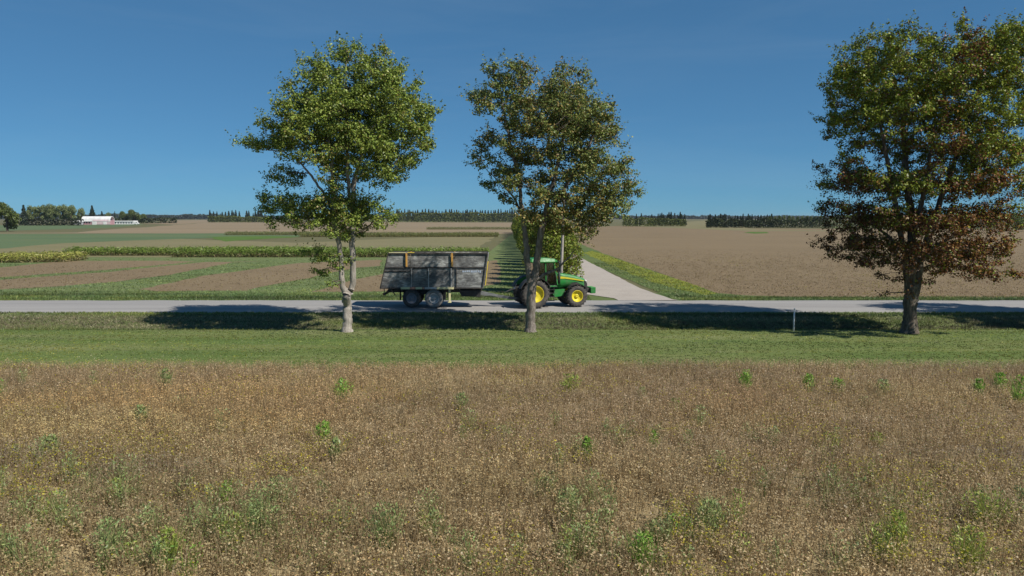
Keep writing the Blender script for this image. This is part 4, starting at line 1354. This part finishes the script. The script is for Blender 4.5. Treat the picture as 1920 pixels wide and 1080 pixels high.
hd = MB()
hd.loft([hood_ring(1.72, 2.44, 1.42, .46, .47), hood_ring(2.2, 2.39, 1.38, .46, .47), hood_ring(2.8, 2.30, 1.46, .45, .46), hood_ring(3.3, 2.19, 1.52, .43, .45),
         hood_ring(3.75, 2.06, 1.36, .41, .43), hood_ring(4.02, 1.95, 1.12, .38, .41), hood_ring(4.14, 1.80, 1.06, .34, .38)])
hood = hd.build('hood', JG, tr)
for sd in (-1, 1):
    st = MB()
    top = [(1.80, 2.22), (2.4, 2.16), (3.1, 2.03), (3.6, 1.93), (3.92, 1.86)]
    bot = [(3.92, 1.81), (3.6, 1.855), (3.1, 1.935), (2.4, 2.03), (1.80, 2.03)]
    yy = sd * .492
    st.prism(top + bot, yy - .012, yy + .012)
    st.build('side_stripe', JY, hood)
gr = MB()
gr.prism([(3.95, 1.84), (4.12, 1.78), (4.20, 1.55), (4.19, 1.08), (3.98, 1.04)], -.425, .425)
for i in range(6): gr.box((4.21, 0, 1.14 + i * .1), (.02, .70, .02))
gr.build('grille', BLK, hood)
for sd in (-1, 1):
    MB().box((4.08, sd * .36, 1.84), (.16, .14, .10), Euler((0, .5, 0)), .02).build('headlight', LAMP, hood)
    MB().prism([(2.78, 1.52), (3.02, 1.74), (3.36, 1.76), (3.62, 1.60), (3.62, 1.44), (2.86, 1.42)], sd * .465 - .02, sd * .465 + .02).build('engine_vent', BLK, hood)
# ballast in front
wt = MB(); wt.box((4.34, 0, 1.10), (.34, .5, .34), bev=.03); wt.build('front_hitch', DRK, tr)
wt = MB()
for i in range(12): wt.box((4.66, -.44 + i * .08, 1.12), (.40, .07, .46), bev=.03)
wt.build('front_weight', JG, tr)
# cab
cab = MB()
cab.box((.95, 0, 1.52), (1.75, 1.25, .20), bev=.03)
cab.box((.15, 0, 1.9), (.14, 1.3, .8), bev=.03)
cab.prism([(1.45, 1.42), (1.80, 1.42), (1.80, 2.20), (1.62, 2.26), (1.50, 2.0)], -.60, -.54)
cab.prism([(1.45, 1.42), (1.80, 1.42), (1.80, 2.20), (1.62, 2.26), (1.50, 2.0)], .54, .60)
cab.box((1.72, 0, 1.85), (.12, 1.16, .7), bev=.02)
cab.build('cab_base', BLK, tr)
fr = MB()
for sd in (-1, 1):
    for a_, b_ in [((1.82, .62, 1.6), (1.52, .70, 3.26)), ((.92, .68, 1.6), (.86, .72, 3.26)), ((.08, .66, 2.05), (-.02, .70, 3.26)), ((.08, .66, 2.05), (.55, .68, 1.62))]:
        fr.bar((a_[0], sd * a_[1], a_[2]), (b_[0], sd * b_[1], b_[2]), .075)
fr.bar((1.52, -.70, 3.24), (1.52, .70, 3.24), .07); fr.bar((-.02, -.7, 3.24), (-.02, .7, 3.24), .07)
fr.build('cab_frame', JG, tr)
for sd in (-1, 1):
    MB().prism([(.95, 1.66), (1.76, 1.66), (1.49, 3.2), (.90, 3.2)], sd * .665 - .006, sd * .665 + .006).build('door_glass', GLS, tr)
    MB().prism([(.60, 1.68), (.86, 1.66), (.83, 3.2), (.03, 3.2), (.12, 2.1)], sd * .665 - .006, sd * .665 + .006).build('side_glass', GLS, tr)
MB().add([(1.82, -.6, 1.9), (1.82, .6, 1.9), (1.53, .66, 3.2), (1.53, -.66, 3.2)], [(0, 1, 2, 3)]).add([(1.83, -.6, 1.9), (1.83, .6, 1.9), (1.54, .66, 3.2), (1.54, -.66, 3.2)], [(0, 3, 2, 1)]).build('windscreen', GLS, tr)
MB().add([(.07, -.6, 2.1), (.07, .6, 2.1), (-.02, .66, 3.2), (-.02, -.66, 3.2)], [(0, 1, 2, 3)]).build('rear_window', GLS, tr)
rf = MB()
def roof_ring(x, zb, zt, w_): return [(x, -w_, zb), (x, -w_ - .02, zb + .06), (x, -w_ + .10, zt), (x, w_ - .10, zt), (x, w_ + .02, zb + .06), (x, w_, zb)]
rf.loft([roof_ring(-.28, 3.26, 3.40, .76), roof_ring(-.15, 3.24, 3.50, .82), (roof_ring(.7, 3.24, 3.56, .84)), roof_ring(1.55, 3.24, 3.50, .82), roof_ring(1.78, 3.27, 3.36, .76)], True, False)
roof = rf.build('roof', JG, tr)
for sd in (-1, 1):
    MB().box((1.78, sd * .5, 3.31), (.06, .22, .08)).build('work_light', LAMP, roof)
    MB().box((-.30, sd * .5, 3.32), (.06, .22, .08)).build('work_light', LAMP, roof)
MB().tube([(.3, -.5, 3.53), (.3, -.5, 3.60), (.3, -.5, 3.70)], [.06, .06, .04], 10).build('beacon', ORG, roof)
# inside
s_ = MB(); s_.box((.55, 0, 1.95), (.55, .55, .16), bev=.05); s_.box((.30, 0, 2.32), (.16, .52, .75), Euler((0, -.15, 0)), .05); s_.box((.55, 0, 1.75), (.3, .3, .3)); s_.build('seat', SEAT, tr)
s_ = MB(); s_.lathe_y([(-.02, .17), (0, .20), (.02, .17)], (0, 0, 0), 20); sw = s_.build('steering_wheel', BLK, tr, (1.32, 0, 2.32)); sw.rotation_euler = (math.pi / 2, .5, 0)
s_ = MB(); s_.bar((1.5, 0, 1.7), (1.34, 0, 2.3), .08); s_.box((1.6, 0, 2.05), (.12, .5, .35), bev=.03); s_.build('steering_column', BLK, tr)
# fenders
for sd in (-1, 1):
    fm = MB(); a0, a1 = math.radians(22), math.radians(160)
    rings = []
    for i in range(15):
        t = a0 + (a1 - a0) * i / 14
        r1, r2 = 1.16, 1.20
        rings.append([(r1 * math.cos(t), sd * .58, 1.02 + r1 * math.sin(t)), (r2 * math.cos(t), sd * .58, 1.02 + r2 * math.sin(t)), (r2 * math.cos(t), sd * 1.28, 1.02 + r2 * math.sin(t)), (r1 * math.cos(t), sd * 1.28, 1.02 + r1 * math.sin(t))])
    fm.loft(rings, True, False); fm.build('rear_fender', BLK, tr)
    gp = MB()
    pr = [(1.18 * math.cos(t), 1.02 + 1.18 * math.sin(t)) for t in [a0 + .25 + (a1 - a0 - .4) * i / 10 for i in range(11)]]
    gp.prism(pr, sd * .575 - .012, sd * .575 + .012); gp.build('fender_panel', JG, tr)
    fm = MB(); rings = []
    for i in range(10):
        t = math.radians(38) + math.radians(100) * i / 9
        rings.append([(WB + r_ * math.cos(t), sd * y_, .79 + r_ * math.sin(t)) for r_, y_ in ((.87, .70), (.90, .70), (.90, 1.22), (.87, 1.22))])
    fm.loft(rings, True, False); fm.bar((WB, sd * .4, 1.45), (WB, sd * .9, 1.68), .05); fm.build('front_fender', BLK, tr)
# steps on the near side
stp = MB()
for i in range(4): stp.box((1.28, -.80, .48 + i * .27), (.42, .30, .035))
stp.bar((1.08, -.93, .45), (1.12, -.93, 1.5), .035); stp.bar((1.48, -.93, .45), (1.46, -.93, 1.5), .035)
stp.build('step', BLK, tr)
stp = MB(); stp.box((1.25, -.78, 1.52), (.86, .36, .07), bev=.02); stp.build('step_platform', JG, tr)
stp = MB(); stp.tube([(1.62, -.86, 1.5), (1.66, -.88, 2.1), (1.60, -.82, 2.5)], .02, 8); stp.tube([(.98, -.88, 1.5), (.98, -.9, 2.3)], .018, 8); stp.build('handrail', BLK, tr)
ex = MB(); ex.tube([(1.98, -.50, 1.7), (1.98, -.56, 2.0), (1.98, -.58, 2.55)], .085, 12); ex.tube([(1.98, -.58, 2.5), (1.98, -.58, 3.15), (1.90, -.58, 3.34)], .052, 10); ex.build('exhaust', BLK, tr)
for sd in (-1, 1):
    mr = MB(); mr.tube([(1.58, sd * .72, 3.05), (1.66, sd * 1.15, 3.05), (1.66, sd * 1.22, 2.9)], .018, 6); mr.box((1.66, sd * 1.22, 2.72), (.05, .22, .42), bev=.02); mr.build('mirror', BLK, tr)
# rear linkage
hk = MB()
for sd in (-1, 1):
    hk.bar((-.25, sd * .35, .72), (-1.22, sd * .42, .62), .09); hk.bar((-.35, sd * .3, 1.55), (-.95, sd * .38, 1.35), .08); hk.bar((-.95, sd * .38, 1.35), (-1.0, sd * .40, .65), .06)
hk.bar((-.3, 0, 1.35), (-1.05, 0, 1.15), .08); hk.box((-.62, 0, .48), (1.1, .16, .10)); hk.box((-.45, 0, 1.2), (.35, .6, .9), bev=.05)
hk.build('rear_hitch', DRK, tr)
for sd in (-1, 1):
    MB().box((-.42, sd * 1.1, 2.06), (.10, .24, .14), bev=.02).build('tail_light', REDL, tr)
    MB().tube([(-.12, sd * .5, 2.3), (-.42, sd * .62, 2.25), (-.60, sd * .66, 1.8)], .018, 6).build('hydraulic_hose', BLK, tr)
pl = MB(); pl.box((-1.02, .62, 1.45), (.04, .34, .44), Euler((0, .35, 0)), .01); pl.build('slow_vehicle_board', SIL, tr)
ht = MB()
for i in range(4): ht.tube([(-.5, -.12 + i * .08, 1.5), (-1.2, -.1 + i * .06, 1.35 + .04 * i), (-1.9, -.05 + i * .03, 1.12), (-2.6, 0, 1.22)], .014, 6)
ht.build('hydraulic_hose', BLK, tr)

# ------------------------------------------------------------------ the trailer
TY = 54.35
tl = tag(empty('silage_trailer', (-6.4, TY, .04)), 'tall dark two axle forage trailer dappled with tree shade, hitched behind the tractor', 'trailer')


def steel_mat():
    """sheet steel mottled from near black to pale grey"""
    m, n, b = new_mat('dappled_grey_steel')
    tc = n.nodes.new('ShaderNodeTexCoord').outputs['Object']
    q = noise(n, tc, 1.3, 7, (.7, 1, 1.2), .7, .4)
    q2 = noise(n, tc, 5, 4, (.6, 1, 2.5), .7)
    r = ramp(n, [(.34, (.07, .07, .073)), (.5, (.22, .22, .215)), (.62, (.48, .49, .47))]); n.links.new(q, r.inputs[0])  # sun dapple and tree shade mottled into the steel colour
    r2 = ramp(n, [(.35, (.55, .55, .55)), (.7, (1.25, 1.25, 1.25))]); n.links.new(q2, r2.inputs[0])
    c = mixc(n, 1.0, r.outputs[0], r2.outputs[0], 'MULTIPLY')
    n.links.new(c, b.inputs['Base Color']); b.inputs['Roughness'].default_value = .55; b.inputs['Metallic'].default_value = .15
    return m


STL = steel_mat()
WY = 1.22
# side profile of the box; both ends lean
XB0, XB1, XT0, XT1 = -3.02, 4.28, -2.40, 4.66
ZB, ZM, ZT = 1.42, 2.92, 3.92


def xe(z, end):
    t = (z - ZB) / (ZT - ZB)
    return (XB0 + (XT0 - XB0) * t) if end == 0 else (XB1 + (XT1 - XB1) * t)


def XX(t, z):
    if t < .01: return xe(z, 0)
    if t > .99: return xe(z, 1)
    return -2.72 + 7.20 * t


def panel(x0b, x1b, x0t, x1t, z0, z1, y, th, name, mat, par):
    return MB().prism([(x0b, z0), (x1b, z0), (x1t, z1), (x0t, z1)], y - th / 2, y + th / 2).build(name, mat, par)


fl = MB().box(((XB0 + XB1) / 2, 0, ZB + .03), (XB1 - XB0 - .1, 2 * WY - .1, .06)); fl.build('floor_panel', STL, tl)
splits = [0, .265, .66, 1.0]
for sd in (-1, 1):
    for i in range(3):
        a_, b_ = splits[i], splits[i + 1]
        X = XX
        g_ = .008
        da = .01 if i else 0; db_ = -.01 if i < 2 else 0
        panel(X(a_, ZB) + da, X(b_, ZB) + db_, X(a_, ZM - g_) + da, X(b_, ZM - g_) + db_, ZB, ZM - g_, sd * WY, .05, 'side_panel', STL, tl)
        panel(X(a_, ZM + g_) + da, X(b_, ZM + g_) + db_, X(a_, ZT) + da, X(b_, ZT) + db_, ZM + g_, ZT, sd * (WY - .012), .04, 'upper_side_panel', STL, tl)
# end walls
for e, nm in ((0, 'tailgate'), (1, 'front_panel')):
    z0, z1 = ZB, (ZT if e == 0 else ZT - .02)
    o_ = -.03 if e == 0 else .03
    p0, p1 = xe(z0, e), xe(z1, e)
    MB().prism([(p0 - .025 + o_, z0), (p0 + .025 + o_, z0), (p1 + .025 + o_, z1), (p1 - .025 + o_, z1)], -WY + .03, WY - .03).build(nm, STL, tl)
# ribs, rails
rl = MB()
for sd in (-1, 1):
    yy = sd * (WY + .055)
    X = XX
    rl.bar((xe(ZT, 0), yy, ZT), (xe(ZT, 1), yy, ZT), .07, .09)
    rl.bar((xe(ZM, 0), yy, ZM), (xe(ZM, 1), yy, ZM), .06, .09)
    rl.bar((X(0, 2.66), yy, 2.66), (X(.27, 2.66), yy, 2.66), .05, .07)
    rl.bar((xe(ZB, 0), yy, ZB + .03), (xe(ZB, 1), yy, ZB + .03), .08, .10)
rl.build('side_rail', DRK, tl)
for sd in (-1, 1):
    yy = sd * (WY + .06)
    for t, mt in ((0.0, DRK), (.27, GRY), (.44, GRY), (.665, GRY), (.715, DRK), (1.0, DRK)):
        rb = MB(); rb.bar((X(t, ZB + .09), yy, ZB + .09), (X(t, ZM - .05), yy, ZM - .05), .09, .06 if t not in (.27,) else .035); rb.build('side_post', mt, tl)
    for t in (.225, .675):
        rb = MB(); rb.bar((X(t, ZM + .06), yy + sd * .02, ZM + .06), (X(t, ZT + .03), yy + sd * .02, ZT + .03), .17, .10)
        o_ = rb.build('extension_bracket', ORG, tl); tag(o_, 'orange bracket holding the upper side')
    for t in (0., 1.0):
        rb = MB(); rb.bar((X(t, ZM + .06), yy, ZM + .06), (X(t, ZT - .04), yy, ZT - .04), .07, .06); rb.build('side_post', DRK, tl)
    # dark recess frame of the hatch left of centre
    hf = MB()
    ha, hb = .285, .43
    z0_, z1_ = 2.30, 2.86
    hf.bar((X(ha, z1_), yy - sd * .02, z1_), (X(hb, z1_), yy - sd * .02, z1_), .03, .06)
    hf.bar((X(hb, z0_), yy - sd * .02, z0_), (X(hb, z1_), yy - sd * .02, z1_), .03, .04)
    hf.build('hatch_frame', BLK, tl)
    # row of pale marks where lettering is too worn to read
    lg = MB(); rr_ = random.Random(3)
    t = .775
    while t < .955:
        wd = rr_.uniform(.012, .022)
        zc = 2.64 + rr_.uniform(-.02, .02)
        lg.bar((X(t, zc), sd * (WY + .029), zc), (X(t + wd, zc), sd * (WY + .029), zc), .008, rr_.uniform(.10, .19))
        t += wd + .006
    lg.build('worn_lettering', paint('worn_pale_blue', (.42, .50, .62), .5, dirt=(.16, .17, .19), dirt_amt=.9, dscale=9), tl)
    # boards with faded reflector colours under the box
    for t0, t1, mt in ((.165, .255, CREAM), (.257, .31, PINKB), (.312, .375, CREAM), (.378, .40, PINKB), (.403, .52, GRY), (.522, .69, CREAM)):
        bd = MB(); bd.bar((X(t0, ZB + .02), sd * (WY + .115), ZB + .03), (X(t1, ZB + .02), sd * (WY + .115), ZB + .03), .03, .15); bd.build('reflector_board', mt, tl)
MB().bar((X(0, ZT) + .05, -WY - .03, ZT + .055), (X(.215, ZT), -WY - .03, ZT + .055), .10, .05).build('top_board', CREAM, tl)
MB().bar((X(.235, ZT), -WY - .02, ZT + .06), (X(.30, ZT), -WY - .02, ZT + .06), .10, .06).build('top_board', YEL, tl)
fb = MB(); fb.bar((xe(2.0, 1) + .12, -.9, 1.62), (xe(3.3, 1) + .12, -.9, 3.35), .10, .05); o_ = fb.build('front_marker_board', YEL, tl)
fb = MB()
for i in range(7): fb.bar((xe(1.7 + i * .26, 1) + .09, -.35, 1.7 + i * .26), (xe(1.7 + i * .26, 1) + .09, .15, 1.7 + i * .26), .03)
fb.bar((xe(1.6, 1) + .09, -.35, 1.6), (xe(3.4, 1) + .09, -.35, 3.4), .035); fb.bar((xe(1.6, 1) + .09, .15, 1.6), (xe(3.4, 1) + .09, .15, 3.4), .035)
fb.build('front_ladder', DRK, tl)
# silage heaped inside
hn = 40; hx = np.linspace(XT0 + .1, XT1 - .1, hn); hy = np.linspace(-WY + .06, WY - .06, 12)
HX, HY = np.meshgrid(hx, hy); HZ = 3.62 + .18 * (1 - (HY / WY) ** 2) + .10 * (fbm(HX * 2, HY * 2) - .5)
i_ = (np.arange(hn - 1)[None, :] + hn * np.arange(11)[:, None]).ravel()
np_mesh('load', np.stack([HX, HY, HZ], -1).reshape(-1, 3), np.stack([i_, i_ + 1, i_ + hn + 1, i_ + hn], 1), M['litter'], tl, smooth=True)
# frame, suspension, wheels
cf = MB()
for sd in (-1, 1):
    cf.bar((XB0 + .5, sd * .45, 1.22), (XB1 - .1, sd * .45, 1.22), .12, .30)
    cf.box((0, sd * .62, 1.02), (2.9, .14, .16))
    for xx in (-.8, .8):
        cf.prism([(xx - .5, .98), (xx + .5, .98), (xx + .15, .62), (xx - .15, .62)], sd * .62 - .06, sd * .62 + .06)
for xx in (-2.2, -1.2, 1.5, 2.6, 3.7): cf.bar((xx, -1.15, 1.33), (xx, 1.15, 1.33), .10, .12)
for xx in (-.8, .8): cf.tube([(xx, -1.0, .68), (xx, 1.0, .68)], .075, 10)
cf.build('frame', DRK, tl)
for k, xx in enumerate((-.8, .8)):
    for sd in (-1, 1):
        wheel(tl, xx, sd * .98, .69, .50, .37, RUB if k == 0 else RUB_LIT, GRY if k else paint('dull_grey_rim', (.24, .24, .27), .5, dirt=(.12, .11, .10)), sd, 26, hubr=.13, lug=False)  # front axle: sun dapple painted in as paler tyre and rim
for sd in (-1, 1):
    for xx in (-1.62, 1.62):
        MB().box((xx, sd * .98, .86), (.035, .5, .62), bev=.01).build('mudguard', BLK, tl)
MB().box((-1.62, -.98, 1.24), (.06, .5, .12)).build('mudguard_bracket', DRK, tl)
bm = MB(); bm.bar((XB0 + .25, -1.1, .98), (XB0 + .25, 1.1, .98), .08, .14); bm.bar((XB0 + .25, -.5, 1.0), (XB0 + .5, -.5, 1.3), .07); bm.bar((XB0 + .25, .5, 1.0), (XB0 + .5, .5, 1.3), .07)
bm.build('rear_bumper', DRK, tl)
for yy in (-.95, .95):
    MB().box((XB0 + .18, yy, 1.0), (.06, .26, .12), bev=.01).build('tail_light', REDL, tl)
MB().bar((XB0 + .28, -1.2, 1.38), (XB0 + .30, -1.2, 1.12), .09, .05).build('tailgate_ram', DRK, tl)
MB().bar((-2.3, -1.18, 1.36), (-1.95, -1.18, .95), .10, .06).build('tailgate_ram', DRK, tl)
# parking leg, hanging box and drawbar at the front
MB().box((1.93, -1.12, .92), (.13, .13, .95), bev=.01).box((1.93, -1.12, .42), (.24, .24, .05)).build('parking_leg', CREAM, tl)
bxm = MB(); bxm.prism([(2.55, 1.26), (2.78, .84), (4.12, .78), (4.16, 1.26)], -.98, -.50); bxm.build('tool_box', BLK, tl)
bxm = MB(); bxm.prism([(2.9, 1.26), (3.1, .95), (4.0, .9), (4.12, 1.26)], .50, .98); bxm.build('tool_box', BLK, tl)
db = MB()
db.bar((3.9, 0, 1.02), (4.6, 0, .86), .26, .26); db.bar((4.5, 0, .88), (6.85, -.32, .56), .16, .18)
db.bar((3.9, -.45, 1.05), (5.4, -.14, .78), .09, .14); db.bar((3.9, .45, 1.05), (5.4, -.06, .78), .09, .14)
db.build('drawbar', paint('dusty_drawbar', (.13, .14, .145), .6, dirt=(.26, .25, .23)), tl)
ey = MB(); ey.lathe_y([(-.05, .05), (-.05, .11), (.05, .11), (.05, .05)], (6.95, -.34, .56), 16); ey.build('hitch_eye', DRK, tl)

# ------------------------------------------------------------------ thin haze over the far fields
HAZE = True
if HAZE:
    hz = MB().box((0, 2400, 11.5), (11000, 5200, 27)).build('haze', bpy.data.materials.new('haze'))
    m = hz.data.materials[0]; m.use_nodes = True; n = m.node_tree; n.nodes.clear()
    out = n.nodes.new('ShaderNodeOutputMaterial'); pv = n.nodes.new('ShaderNodeVolumePrincipled')
    pv.inputs['Color'].default_value = (.78, .86, 1, 1); pv.inputs['Density'].default_value = .00005; pv.inputs['Anisotropy'].default_value = .2
    n.links.new(pv.outputs[0], out.inputs['Volume'])
    tag(hz, kind='stuff')

tris = sum(len(o.data.loops) - 2 * len(o.data.polygons) for o in {o.data.name: o for o in bpy.data.objects if o.type == 'MESH'}.values())
print('TRIS', tris)
